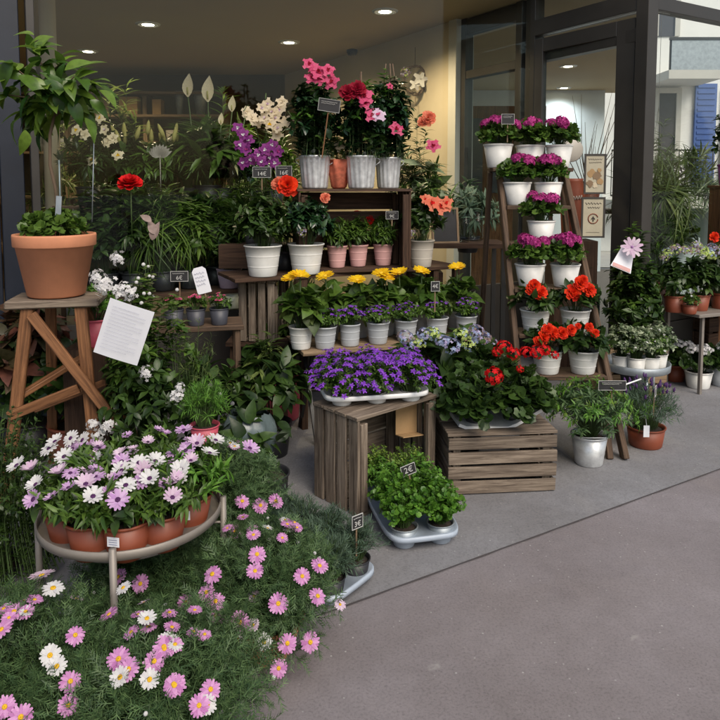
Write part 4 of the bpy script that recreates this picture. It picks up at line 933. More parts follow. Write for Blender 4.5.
# ================= left bank of greenery
def bench_pos(b, u, dy=0):
    cx, cy, z, ang = BZ[b]; d = np.array((math.cos(ang), math.sin(ang))); n_ = np.array((-d[1], d[0])); q = online(u, (cx, cy), d, n_, dy); return (q[0], q[1], z)
def gp(u, b, dy, lab, mt, leaf, R, H, n, m, size, flowers=(), name='green_plant', pot=('rim', .08, .06, .12, 'black_pot'), group='leafy plants on the long bench', **k):
    return plant(name, lab, 'potted plant', bench_pos(b, u, dy), pot, [fol(mt, leaf, R, H, n, m, size, **k)], flowers, [], group)
gp(105, 0, .0, 'bushy dark plant left of the red carnation on the window bench', 'dark', 'ovate', .17, .36, 50, 16, .07)
gp(135, 0, -.05, 'dark green plant with one red carnation on the window bench', 'dark', 'lance', .15, .42, 50, 16, .09)
T = gp(128, 0, .08, 'tall dark plant behind the red carnation on the window bench', 'mid', 'ovate', .16, .52, 40, 16, .08)
gp(163, 0, -.03, 'strappy green plant right of the dried pink leaf on the window bench', 'mid', 'blade', .17, .42, 60, 7, .22, start=.05)
gp(190, 0, .0, 'narrow leaved bright plant in the middle of the window bench', 'mid', 'lance', .15, .42, 60, 18, .10, start=.3)
gp(215, 0, .1, 'feathery tall green plant behind the lilac pot on the window bench', 'mid', 'palm', .17, .46, 50, 20, .13)
gp(150, 0, .1, 'pale flecked plant behind the strappy plant on the window bench', 'olive', 'palm', .17, .45, 40, 18, .14)
plant('lilac_potted_plant', 'green plant in a pale lilac pot left of the white bucket', 'potted plant', bench_pos(0, 229, -.09), ('rim', .075, .058, .12, 'lilac_pot'), [fol('dark', 'ovate', .12, .22, 40, 14, .05)])
T = thing('red_carnation', 'single bright red carnation bloom standing above the dark leaves', 'flower', P(132, 235, 3.75)); mb = MB(); mb.tube([(0, 0, 0), (0, 0, .27)], .003, 5); part('stem', mb, LM['stem'], T)
put_flower(T, 'carn', (0, 0, .27), (0, -.5, .9), .07)
T = thing('dried_leaf', 'curled dusty pink dried leaf among the green plants', 'dried leaf', P(152, 240, 3.7)); mb = MB(); mb.inst(LT['big'], [(0, 0, 0), (.02, 0, .03), (.0, 0, .1)], [(.3, -.1, 1), (-.5, 0, 1), (-.8, -.2, .6)], [(0, -1, .3), (.2, -1, .1), (.2, -1, .4)], [.10, .09, .07]); part('leaf', mb, PM['dusty'], T)
# back bench: lilies, peace lilies
for u, dy, lab in ((135, 0, 'lily plant with upright yellow green buds, left one at the back'), (165, .02, 'lily plant with upright yellow green buds, right one at the back')):
    T = gp(u, 1, dy, lab, 'dark', 'lance', .14, .34, 26, 20, .11, name='lily_plant', group='budding lilies at the back', start=.2)
    for k in range(7): put_flower(T, 'lily', (rs.uniform(-.13, .13), rs.uniform(-.1, .02), rs.uniform(.40, .48)), (rs.uniform(-.4, .4), -.2, 1), .11, 'bud')
T = plant('peace_lily', 'peace lily with tall pale white spathes standing at the back', 'potted plant', bench_pos(1, 208, -.03), ('rim', .1, .08, .14, 'black_pot'), [fol('mid', 'lance', .24, .44, 46, 6, .2, flat=.9, start=.4, basew=.1)])
tl = np.array(T.location); mb = MB()
for u, v, s_ in ((188, 97, .17), (208, 102, .19), (232, 112, .12), (221, 125, .09), (245, 118, .09)):
    e = np.array(P(u, v, tl[1]-.05))-tl; put_flower(T, 'spathe', e, (.0, -.12, 1), s_, 'spathe').rotation_quaternion = Vector((0, -.1, 1)).to_track_quat('Z', 'Y'); mb.tube([(e[0]*.3, 0, .12), (e[0]*.8, -.02, e[2]*.6), e], .004, 5)
part('stalks', mb, LM['stem'], T)
for u, lab, mt in ((180, 'leafy bright green plant between the lilies and the peace lily', 'mid'), (108, 'broad green plant left of the budding lilies at the back', 'mid'), (236, 'dark shrub below the orchids at the back', 'dark'), (258, 'olive green leafy plant left of the pink mandevilla', 'olive')):
    gp(u, 1, .1, lab, mt, 'ovate', .18, .34, 44, 14, .08, group='leafy plants at the back of the window')
T = plant('cream_lily', 'plant with cream and yellow flowers beside the citrus leaves', 'potted plant', bench_pos(1, 92, -.05), ('rim', .09, .07, .13, 'black_pot'), [fol('dark', 'lance', .2, .45, 30, 14, .1)])
tl = np.array(T.location)
for u, v in ((78, 112), (100, 118), (105, 130), (108, 142), (92, 160), (85, 135), (113, 138), (98, 108), (118, 155), (76, 130)): put_flower(T, 'orch', np.array(P(u, v, tl[1]-.16))-tl, (rs.uniform(-.4, .4), -1, .3), .038)
mb = MB(); mb.inst(leafT(.5, 4), [(0, 0, 0)]*9, [(math.sin(a), -.2, math.cos(a)) for a in np.linspace(-1.1, 1.1, 9)], [(0, -1, .1)]*9, .085, 0); mb.tube([(0, 0, -.3), (0, 0, .03)], .004, 5); single('silver_leaf', 'pale silvery fan shaped cut leaf in front of the lily buds', 'cut leaf', mb, M['stand'], P(160, 157, 4.6))
# orchids
T = plant('cream_orchid', 'cream white orchid sprays above the purple orchid', 'potted plant', (UX(266, 4.15), 4.15, Z2+.14), ('rim', .06, .05, .1, 'white_pot'), [fol('dark', 'big', .12, .1, 12, 1, .2, start=.2), fol('mid', 'lance', .14, .34, 16, 8, .06)])
tl = np.array(T.location); mb = MB()
for u, v in ((247, 112), (252, 118), (262, 108), (268, 104), (275, 118), (280, 110), (285, 122), (278, 128), (270, 124), (265, 118), (290, 122), (277, 135), (282, 102), (258, 122), (272, 112)): put_flower(T, 'orch', np.array(P(u, v, 4.05+rs.uniform(-.05, .05)))-tl, (rs.uniform(-.3, .3), -1, .2), .036)
for u, v in ((248, 112), (266, 100), (288, 118)): e = np.array(P(u, v, 4.1))-tl; mb.tube([(0, 0, .1), (e[0]*.4, 0, e[2]*.8), e+(0, 0, .04), e+(e[0]*.2, -.05, .0)], .003, 5)
part('flower_stalks', mb, LM['stem'], T)
T = plant('purple_orchid', 'purple orchid behind the two chalkboard tags', 'potted plant', (UX(254, 4.05), 4.05, Z2+.14), ('rim', .06, .05, .1, 'black_pot'), [fol('dark', 'lance', .13, .22, 20, 8, .09)])
tl = np.array(T.location)
for u, v in ((243, 135), (240, 145), (247, 150), (250, 160), (243, 163), (265, 150), (272, 145), (270, 158), (278, 152), (262, 162), (258, 155), (275, 163), (238, 128), (248, 140)): put_flower(T, 'orchp', np.array(P(u, v, 3.96+rs.uniform(-.05, .05)))-tl, (rs.uniform(-.3, .3), -1, .2), .036)
mb = MB(); mb.box((0, 0, .07), (.44, .22, .138)); single('riser_box', 'dark wooden riser box on the shelf beneath the orchids', 'box', mb, M['wood_dark'], (UX(258, 4.1), 4.12, Z2+.001), smooth=False)
sign('price_tag', 'left of the two chalkboard tags below the purple orchid', P(262, 190, 3.88), .10, .058, .07, .05, 0, '14€', 1)
sign('price_tag', 'right of the two chalkboard tags below the purple orchid', P(284, 190, 3.86), .09, .058, .075, -.05, 0, '16€', 1)
T = plant('orange_hibiscus', 'hibiscus with one orange bloom behind the white bucket pots', 'potted plant', (UX(285, 3.98), 3.98, Z2+.001), ('rim', .07, .055, .11, 'black_pot'), [fol('dark', 'ovate', .16, .34, 40, 14, .06)], [])
tl = np.array(T.location); put_flower(T, 'beg', np.array(P(288, 186, 3.8))-tl, (0, -1, .3), .06); put_flower(T, 'peach', np.array(P(278, 184, 3.82))-tl, (-.3, -1, .3), .04)
# ================= white buckets on the middle shelf
def shelf2(u, off): q = online(u, (O2.x, O2.y), d2, n2, off, Z2+.06); return (q[0], q[1], Z2+.001)
for u, off, lab, gm in ((263, .07, 'left white bucket of dark green leaves above the upended crate', 'dark'), (306, .06, 'right white bucket of dark green leaves beside the crate of pink pots', 'gloss')):
    T = plant('bucket_plant', lab, 'potted plant', shelf2(u, off), ('bucket', .098, .074, .165, 'white_pot'), [fol(gm, 'ovate', .155, .27, 60, 18, .055, flat=.5), fol('mid', 'ovate', .12, .2, 20, 12, .05)])
tl = np.array(T.location); put_flower(T, 'dusty' if 'dusty' in FL else 'hdusty', np.array(P(302, 232, tl[1]-.12))-tl, (0, -1, 0), .03); put_flower(T, 'peach', np.array(P(325, 198, tl[1]-.05))-tl, (0.2, -1, .2), .03)
T = plant('red_hibiscus', 'coral red flowering hibiscus in the white bucket right of the dark crate', 'potted plant', shelf2(421, .05), ('bucket', .078, .06, .16, 'cream_pot'), [fol('dark', 'ovate', .15, .33, 60, 16, .055, flat=.5)])
tl = np.array(T.location)
for u, v, s_ in ((432, 203, .05), (441, 206, .055), (446, 203, .04), (425, 199, .03)): put_flower(T, 'coral', np.array(P(u, v, tl[1]-.14))-tl, (.2, -1, .3), s_)
put_flower(T, 'hdusty', np.array(P(412, 233, tl[1]-.1))-tl, (0, -1, .2), .028)
for k, u in enumerate((337, 358, 383)):
    plant('pink_pot_plant', ('left', 'middle', 'right')[k]+' one of the three pale pink pots inside the dark crate', 'potted plant', (*shelf2(u, .12 if k < 2 else .10)[:2], Z2+.017), ('bucket', .058, .043, .125, 'pink_pot'), [fol('mid', 'lance', .08, .17, 40, 14, .05, flat=.5), fol('dark', 'ovate', .07, .1, 15, 8, .04)], [], [], 'pale pink pots in the dark crate')
T = thing('red_bow', 'crumpled red wrapping paper at the back inside the dark crate', 'wrapping', (UX(352, 4.2), 4.13, Z2+.22))
for i, (x, z) in enumerate(((-.06, .05), (.03, .07), (.1, .05), (0, .02))): put_flower(T, 'carn', (x, 0, z), (rs.uniform(-.3, .3), -1, .2), .05, 'fold')
mb = MB(); mb.tube([(0, 0, -.2), (0, 0, .05)], .004, 5); part('stem', mb, LM['stem'], T)
sign('price_tag', 'small chalkboard tag above the right pink pot in the dark crate', P(392, 226, 3.95), .07, .045, .04, 0, 0, '9€', 1)
# ================= galvanised buckets on top
ux_ = lambda u, Y: (UX(u, Y), Y, BXT+.002)
def mand(lab, u, Y, r, h, R, H, fls, n=60):
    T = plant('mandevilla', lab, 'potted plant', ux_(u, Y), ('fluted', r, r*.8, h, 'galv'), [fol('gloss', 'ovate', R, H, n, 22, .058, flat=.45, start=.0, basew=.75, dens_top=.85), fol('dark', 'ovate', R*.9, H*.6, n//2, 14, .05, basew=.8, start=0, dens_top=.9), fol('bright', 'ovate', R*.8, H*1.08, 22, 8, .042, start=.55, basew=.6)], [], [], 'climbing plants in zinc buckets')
    tl = np.array(T.location)
    for u_, v_, kd, s_ in fls: put_flower(T, kd, np.array(P(u_, v_, Y-R*.9))-tl, (rs.uniform(-.4, .4), -1, .45), s_)
    mb = MB()
    for i in range(3): x = rs.uniform(-.04, .04); mb.tube([(x, 0, h*.8), (x*1.5, .01, h+H*.6), (x*.6, 0, h+H*1.12)], .004, 5)
    part('canes', mb, LM['bark'], T); return T
mand('leftmost zinc bucket with tall pink mandevilla and black sign', 315, 3.92, .088, .185, .155, .46, [(318, 72, 'mandpink', .055), (322, 78, 'mandpink', .05), (309, 64, 'mandpink', .04), (332, 82, 'mandpink', .045), (328, 70, 'mandpink', .04), (312, 78, 'mandpink', .04)])
mand('middle zinc bucket with red and pink mandevilla, just right of the pink wrapped plant', 361, 3.94, .088, .185, .16, .42, [(348, 93, 'mandred', .05), (357, 90, 'mandred', .05), (364, 96, 'mandpink', .06), (365, 103, 'mandpink', .04), (372, 115, 'mandpink', .045), (378, 115, 'mandlight', .045)])
mand('rightmost zinc bucket with glossy mandevilla and one pink bloom at its edge', 388, 4.05, .075, .18, .15, .48, [(396, 129, 'mandpink', .045), (390, 86, 'mandpink', .02)])
T = thing('wrapped_plant', 'small plant wrapped in coral pink paper between the zinc buckets', 'wrapped plant', ux_(339, 3.98)); mb = MB(); mb.lathe([(.035, 0), (.045, .01), (.062, .11, .1), (.075, .165, .25), (.07, .16, .25), (.05, .08)], 60, flute=7); part('paper', mb, [PM['coral']], T)
mb = MB(); grow(mb, (0, 0, .12), .06, .16, 24, 10, 'ovate', .035); part('foliage', mb, [LM['lime'], LM['stem']], T); put_flower(T, 'orch', (.0, -.05, .24), (0, -1, .4), .035)
sign('price_tag', 'black chalkboard sign on a long cane leaning before the pink mandevilla', P(322, 158, 3.74), .115, .065, .25, .1, 0, None, 2, roll=R_(8), stm='wood_brown')
# ================= yellow and purple pots on the low board
def shelf1(u, off): q = online(u, (O1.x, O1.y), d1, n1, off, Z1+.06); return (q[0], q[1], Z1+.001)
yl = [(302, [(300, 276), (291, 279)]), (330, [(325, 276)]), (360, [(357, 280)]), (386, [(381, 273), (386, 277)]), (402, [(399, 273)]), (424, [(421, 272)]), (458, [(457, 268)])]
ylab = ['leftmost of the yellow flowered plants, in a white bucket at the end of the board', 'second yellow flowered plant from the left', 'yellow flowered plant behind the purple bellflower with the upright stalks', 'yellow flowered plant with two overlapping blooms', 'yellow flowered plant right of the two overlapping blooms', 'yellow flowered plant in front of the white hibiscus bucket', 'rightmost of the yellow flowered plants']
for k, (u, fl) in enumerate(yl):
    off = .10 if k == 0 else .27
    T = plant('yellow_flowered_plant', ylab[k], 'potted plant', shelf1(u-1, off), ('bucket', .062, .048, .115, 'white_pot' if k == 0 else 'grey_pot'), [fol('mid', 'heart', .12, .19, 26, 3, .085, flat=.8, start=.5, stem_r=.003), fol('olive', 'heart', .11, .13, 18, 3, .07, start=.4)], [], [], 'yellow flowered pots on the low board')
    tl = np.array(T.location); mb = MB()
    for u_, v_ in fl:
        e = np.array(P(u_, v_, tl[1]-.06))-tl; put_flower(T, 'yellow', e, (rs.uniform(-.25, .25), -.3, 1), .054); mb.tube([(0, 0, .1), (e[0]*.5, e[1]*.5, e[2]*.7), e], .004, 5)
    part('stalk', mb, LM['stem'], T)
pv = [(325, .07, 'bucket'), (350, .09, 'bucket'), (378, .09, 'bucket'), (406, .10, 'bucket'), (437, .11, 'bucket'), (466, .11, 'bucket')]
plab = ['leftmost, dull purple one', 'second from left, taller and brighter', 'third from the left', 'fourth from the left', 'second from right, beside chalk tag', 'rightmost one, at the end of the board']
for k, (u, off, kd) in enumerate(pv):
    plant('purple_bellflower', 'purple flowers in grey bucket, low board, '+plab[k], 'potted plant', shelf1(u, off), ('bucket', .061 if k != 1 else .054, .047, .115, 'grey_pot'),
          [fol('mid', 'small', .088, .10, 70, 16, .024, flat=.4, dens_top=.7)], [('purple', 55 if k == 1 else 34, .0115 if k != 1 else .014, -1)], [], 'purple flowered buckets on the low board')
sign('price_tag', 'small chalk tag on a stick between the two right hand purple pots', P(435, 312, 3.55), .045, .05, .11, .2, 0, '4€', 0)
# ================= campanula tray on the crate
ca = np.array(G(359, 520))[:2]; dA = np.array((math.cos(A42), math.sin(A42))); nA = np.array((-dA[1], dA[0]))
cc = ca+dA*.245+nA*.15; CT_ = .405+.004+.016; ctl = np.array((UX(373, 3.0, .42), 3.0)); cta = R_(12)
cup_tray('plant_tray', 'white plastic tray of purple campanula on top of the open crate', (*ctl, CT_), cta, .46, .27, 3, 2, .05, 'tray_white')
for k, (x, y) in enumerate(cups_xy(ctl, cta, .46, .27, 3, 2)):
    plant('campanula', 'purple campanula in the white tray on the crate, %s row %s' % (('back', 'front')[k > 2], ('left', 'middle', 'right')[k % 3]), 'potted plant', (x, y, CT_+.012), ('rim', .046, .04, .03, 'charcoal_pot'),
          [fol('mid', 'small', .135, .17, 130, 15, .02, flat=.4, start=.1, lift=.3, arch=.1)], [('purple', 100, .0145, .25)], [], 'campanula plants in the white tray')
# ================= herb tray in the open crate
ha = R_(103); hl = np.array((.19, 2.74)); hL, hW = .56, .29
ht = cup_tray('plant_tray', 'blue grey tray of herbs sticking out of the open crate onto the pavement', (*hl, .004), ha, hL, hW, 4, 2, .05, 'tray', depth=.045)
for k, (x, y) in enumerate(cups_xy(hl, ha, hL, hW, 4, 2)):
    near = k % 4; side = k < 4
    plant('herb_pot', '%s herb, %s of its tray, %s' % (('bright green flat leaved', 'bright green flat leaved', 'curly green', 'yellow flecked')[near], ('left side', 'right side')[not side], ('at the very front', 'second from the front', 'third from the front', 'deep inside the crate')[near]), 'potted plant', (x, y, .02), ('rim', .052, .042, .06, 'zinc'),
          [fol(('herb', 'herb', 'bright', 'lime')[near], ('round', 'round', 'ovate', 'small')[near], .10, .15, 95, 12, (.021, .021, .02, .016)[near], flat=.5, start=.05, dens_top=.7)], [], [], 'herb pots in the blue grey tray')
mb = MB(); mb.box((0, 0, .07), (.115, .004, .14), None); mb.box((0, -.03, .0), (.11, .06, .004)); o = single('cardboard_sheet', 'folded brown cardboard sheet standing behind the herbs inside the crate', 'cardboard', mb, M['card'], P(406, 450, 3.06), smooth=False); o.location.z = .235; o.location.y = 3.06; o.rotation_euler = (R_(-6), R_(4), R_(30))
sign('price_tag', 'chalkboard price tag on a stick among the herbs', P(413, 490, 2.70), .062, .042, .07, R_(20), 0, '2€', 0, roll=R_(-14), ts=.8)
sign('price_tag', 'chalkboard price tag on a stick in the grey green cushion plants', P(357, 528, 2.24)-Vector((0, 0, .10)), .046, .046, .10, R_(40), 0, '3€', 1)
# ================= geraniums on the right crate
gc = np.array(G(448, 497))[:2]; dG = np.array((math.cos(R_(7)), math.sin(R_(7)))); nG = np.array((-dG[1], dG[0]))
def trayB():
    T = thing('geranium_tray', 'white tray bent up at its right end below the red geraniums', 'plant tray', (gc[0]+.06, gc[1]+.045, .286), None, R_(7)); mb = MB()
    pf = [(0.0, .02), (.03, .008), (.22, .0), (.26, .012), (.38, .07)]; V = []
    for x, z in pf: V += [(x, .005+abs(x-.15)*.1, z), (x, .25, z)]
    mb.add(V, [(i*2, i*2+2, i*2+3, i*2+1) for i in range(4)]); o = part('sheet', mb, M['tray_white'], T, False); s_ = o.modifiers.new('t', 'SOLIDIFY'); s_.thickness = .014
    return T
trayB()
for k, (s_, t_, lab, R, H, px) in enumerate(((.15, .12, 'left', .19, .22, [(495, 375), (487, 371), (494, 378)]), (.33, .13, 'right', .19, .25, [(520, 372)]), (.27, .30, 'back', .17, .28, []))):
    q = gc+dG*s_+nG*t_
    T = plant('red_geranium', 'red geranium with dark round leaves on the slatted crate, the %s one of the three' % lab, 'potted plant', (q[0], q[1], .296), ('rim', .045, .04, .03, 'black_pot'), [fol('dark', 'round', R, H, 95, 12, .052, flat=.7, start=.1, lift=.2, arch=.15), fol('mid', 'round', R*.8, H*.8, 20, 8, .045, start=.3)], [], [], 'red geraniums on the slatted crate')
    tl = np.array(T.location)
    for u, v, s2 in {0: [(494, 376, .042)], 1: [(520, 369, .018), (555, 355, .02)], 2: [(513, 354, .035), (504, 347, .035), (526, 352, .03), (537, 352, .035), (545, 350, .028), (497, 352, .026)]}[k]: put_flower(T, 'red', np.array(P(u, v, tl[1]-.13))-tl, (0, -.8, .8), s2)
# hydrangeas behind the crates
for k, (u, Y, H, hs_, lab) in enumerate(((420, 3.42, .56, [(405, 338, 'hmix', .045), (418, 343, 'hgreen', .04), (432, 334, 'hgreen', .045), (412, 346, 'hblue', .04), (424, 334, 'hblue', .04)], 'hydrangea with pale blue and lime green heads, left one behind the crates'), (466, 3.45, .56, [(450, 346, 'hblue', .055), (462, 335, 'hgreen', .045), (470, 345, 'hgreen', .05), (482, 340, 'hmix', .055), (490, 345, 'hmix', .045), (442, 341, 'hblue', .04), (476, 332, 'hmix', .045)], 'hydrangea with broad blue and lilac heads, right one behind the geraniums'))):
    T = plant('hydrangea', lab, 'potted plant', (UX(u, Y), Y, .004), ('rim', .1, .08, .16, 'black_pot'), [fol('dark', 'big', .2, .48, 26, 9, .12, flat=.6, start=.3), fol('mid', 'big', .18, .38, 14, 6, .1, start=.4)], [], [], 'blue and green hydrangeas behind the crates')
    tl = np.array(T.location)
    for u_, v_, kd, s_ in hs_: put_flower(T, kd, np.array(P(u_, v_, Y-.14))-tl, (0, -.5, 1), s_, 'flower_head')
# ================= ladder pots
def lp(k, u, lab, r, h, kind, cnt, fs, pm='white_pot', up=-1, R=.12, H=.14, dy=.02):
    return plant('ladder_pot_plant', lab, 'potted plant', treadpos(k, u, dy), ('rim', r, r*.74, h, pm), [fol('mid', 'round', R, H, 60, 9, .036, flat=.6, start=.25), fol('bright', 'round', R*.95, H*.7, 14, 6, .03)], [(kind, cnt, fs, up)], [], 'pots on the stepladder')
MG = 'magenta pelargonium in a white pot on the ladder, '
lp(0, 498, MG+'top tread left', .082, .135, 'magenta', 7, .036); lp(0, 530, MG+'top tread middle', .082, .13, 'magenta', 7, .036, dy=.04); lp(0, 559, MG+'top tread right', .075, .13, 'magenta', 7, .036)
lp(1, 517, MG+'second tread left', .078, .13, 'magenta', 6, .036); lp(1, 548, MG+'second tread right', .078, .13, 'magenta', 6, .036)
lp(2, 541, MG+'alone on the third tread', .075, .12, 'magenta', 6, .036)
lp(3, 530, MG+'fourth tread left', .08, .125, 'magenta', 7, .036); lp(3, 565, MG+'fourth tread right', .078, .125, 'magenta', 7, .036)
def bg(k, u, lab, fl, dy=.02, pm='white_pot', name='red_begonia'):
    T = plant(name, lab, 'potted plant', treadpos(k, u, dy), ('bucket', .077, .058, .12, pm), [fol('dark', 'ovate', .13, .13, 34, 8, .065, flat=.7, start=.3)], [], [], 'pots on the stepladder'); tl = np.array(T.location)
    for u_, v_, s_ in fl: put_flower(T, 'beg', np.array(P(u_, v_, tl[1]-.1))-tl, (rs.uniform(-.3, .3), -1, .4), s_)
BG = 'orange red begonia in a white pot on the ladder, '
bg(4, 535, BG+'fifth tread left', [(534, 286, .036), (540, 293, .04), (530, 290, .024)]); bg(4, 575, BG+'fifth tread right', [(580, 284, .04), (573, 293, .042), (589, 290, .036), (583, 280, .026)])
bg(5, 583, BG+'lowest tread right', [(571, 330, .028), (589, 327, .022), (595, 333, .022), (578, 326, .016)]); bg(5, 547, BG+'lowest tread left, the largest blooms', [(553, 333, .036), (544, 337, .034), (562, 333, .032), (548, 330, .032), (538, 341, .024)])
sign('price_tag', 'small dark chalk sign standing among the top magenta flowers', (UX(507, 3.86), 3.88, 1.60), .07, .055, .10, 0, 0, None, 2)
# ================= lower right
T = plant('green_shrub', 'bright green rosette leaved shrub in a galvanised bucket right of the slatted crate', 'potted shrub', (G(592, 468).x, G(592, 468).y+.05, .004), ('rim', .085, .066, .15, 'galv'), [fol('bluish', 'lance', .25, .25, 95, 18, .04, flat=.8, start=.4, basew=.15, dens_top=.5), fol('bright', 'lance', .24, .285, 80, 8, .034, flat=.5, start=.86, dens_top=.4, basew=.15), fol('lime', 'lance', .22, .29, 46, 8, .028, flat=.5, start=.95, basew=.15)])
mb = MB(); mb.tube([(-.083, 0, .13), (-.087, -.05, .15), (-.04, -.095, .162), (.04, -.095, .162), (.087, -.05, .15), (.083, 0, .13)], .0025, 6); part('handle', mb, M['galv'], T)
LV = (G(650, 450).x, G(650, 450).y+.06, .004)
T = plant('french_lavender', 'french lavender with dark purple spikes in a wide terracotta pot', 'potted plant', LV, ('rim', .095, .082, .105, 'terra_plastic'), [fol('greygreen', 'needle', .19, .24, 130, 22, .042, flat=.9, start=.2, basew=.3), fol('bright', 'needle', .17, .2, 40, 16, .04, flat=.9, start=.2)], [('lav', 40, .032, -1)])
mb = MB(); mb.box((0, 0, .055), (.03, .002, .06)); mb.tube([(0, 0, .085), (.0, .02, .13)], .001, 4); part('hang_tag', mb, M['paper'], T, False, loc=(-.045, -.115, .06))
sign('price_tag', 'black chalk sign behind the green shrub, left of the white stick', P(612, 390, 3.22)-Vector((0, 0, .1)), .13, .045, .10, 0, 0, None, 2)
mb = MB(); mb.tube([P(613, 389, 3.28), P(641, 379, 3.34)], .004, 6); o = single('white_stick', 'thin white stick lying out over the leaves beside the black sign', 'stick', mb, M['tray_white'])
sign('price_tag', 'narrow slate tag turned sideways in the lavender', P(655, 396, 3.38)-Vector((0, 0, .1)), .045, .05, .1, R_(60), 0, None, 1)
# variegated pots on the zinc table
for k, (x, y) in enumerate(((-.115, -.06), (-.045, -.115), (.045, -.10), (.12, -.03))):
    plant('variegated_shrub', 'variegated white and green shrub on the zinc table, %s' % ('leftmost', 'second from the left', 'third from the left', 'rightmost')[k], 'potted plant', (ZC.x+x, 4.08+y, ZT-.02), ('rim', .052, .042, .095, 'white_pot'), [fol('varieg', 'small', .105, .19, 60, 22, .026, flat=.5, start=.2), fol('mid', 'small', .10, .16, 36, 16, .026, flat=.5, start=.1)], [('wstar', 14, .009, .2)], [], 'variegated shrubs on the zinc table')
# clematis column
cl = (UX(634, 4.36, .6), 4.38, .004)
T = plant('clematis', 'tall leafy clematis with a pale lilac star flower behind the zinc table', 'potted plant', cl, ('rim', .12, .09, .2, 'black_pot'), [fol('dark', 'ovate', .18, .88, 60, 26, .065, flat=.4, start=.25, basew=.8), fol('mid', 'ovate', .15, .9, 30, 22, .06, flat=.4, start=.4, basew=.8), fol('bright', 'lance', .16, .95, 8, 8, .06, start=.6, basew=.6)])
put_flower(T, 'lilacbig', np.array(P(632, 247, 4.1))-np.array(cl), (-.1, -1, .3), .072)
T = thing('picture_label', 'pinkish white plant picture label tilted behind the lilac star flower', 'label', P(624, 258, 4.12)); T.rotation_euler = (R_(-12), R_(22), R_(8)); mb = MB(); mb.add([(-.07, 0, -.075), (.07, 0, -.075), (.05, 0, .075), (-.03, 0, .075), (-.07, .002, -.075), (.07, .002, -.075), (.05, .002, .075), (-.03, .002, .075)], [(0, 1, 2, 3), (7, 6, 5, 4), (0, 4, 5, 1), (1, 5, 6, 2), (2, 6, 7, 3), (3, 7, 4, 0)]); part('card', mb, M['paper'], T, False)
mb = MB(); mb.box((0, -.0015, -.06), (.12, .002, .022)); part('colour_band', mb, M['pink_pot'], T, False)
# white pelargoniums far right
for k, (u, v, r, h, pm, lab) in enumerate(((698, 391, .088, .115, 'white_pot', 'white flowering geranium in a white pot standing on the pavement at right'), (723, 389, .09, .13, 'grey_pot', 'white flowering geranium in a grey pot cut off by the right edge'), (674, 384, .08, .12, 'terra_plastic', 'white flowering geranium in a brown pot behind the white potted one'))):
    p = G(u, v-4, .004); T = plant('white_geranium', lab, 'potted plant', p, ('rim', r, r*.8, h, pm), [fol('dark', 'round', .16, .15, 60, 9, .045, flat=.6, start=.3)], [('white_ger', 9, .036, -1)], [], 'white geraniums on the pavement at right')
# hydrangeas on the right table
RZ = RT.z-.004
for k, (u, Y, r, hh_, lab) in enumerate(((674, 4.47, .068, [(668, 253, 'hgreen', .04), (676, 250, 'hdusty', .05), (686, 251, 'hdusty', .045), (664, 258, 'hdusty', .035)], 'faded dusty pink hydrangea at the left end of the side table'), (698, 4.52, .074, [(694, 251, 'hdusty', .045), (702, 252, 'hgreen', .05), (708, 255, 'hgreen', .05), (697, 246, 'hdusty', .04)], 'lime green hydrangea in the middle of the side table'), (722, 4.58, .074, [(718, 252, 'hdusty', .05), (712, 248, 'hmix', .04), (726, 250, 'hgreen', .05)], 'lilac hydrangea at the right edge on the side table'))):
    T = plant('table_hydrangea', lab, 'potted plant', (UX(u, Y, .6), Y, RZ), ('rim', r, r*.8, .11, 'terra_plastic'), [fol('dark', 'ovate', .15, .25, 40, 12, .06, flat=.5, start=.2), fol('mid', 'ovate', .1, .12, 14, 8, .05)], [], [], 'hydrangeas on the side table'); tl = np.array(T.location)
    for u_, v_, kd, s_ in hh_: put_flower(T, kd, np.array(P(u_, v_, Y-.1))-tl, (0, -.6, 1), s_, 'flower_head')
plant('small_white_flower_plant', 'low plant with tiny white flowers at the front of the side table', 'potted plant', (UX(688, 4.42, .55), 4.40, RZ), ('rim', .05, .04, .06, 'terra_plastic'), [fol('mid', 'small', .07, .08, 26, 10, .025)], [('wstar', 5, .013, -1)])
T = plant('orange_flower_plant', 'plant with one orange bloom in front of the brown pedestal', 'potted plant', (UX(716, 4.66, .6), 4.66, RZ), ('rim', .05, .04, .1, 'black_pot'), [fol('olive', 'ovate', .1, .34, 30, 12, .05)]); put_flower(T, 'orange', np.array(P(714, 237, 4.6))-np.array(T.location), (0, -1, .3), .035)
plant('pedestal_plant', 'upright dark leafed plant in the purple pot on the pedestal', 'potted plant', (UX(730, 4.85), 4.86, PZ+.001), ('rim', .085, .07, .15, 'purple_pot'), [fol('dark', 'ovate', .13, .45, 44, 18, .05, flat=.4, basew=.5)], [('wbud', 4, .014, .2)])
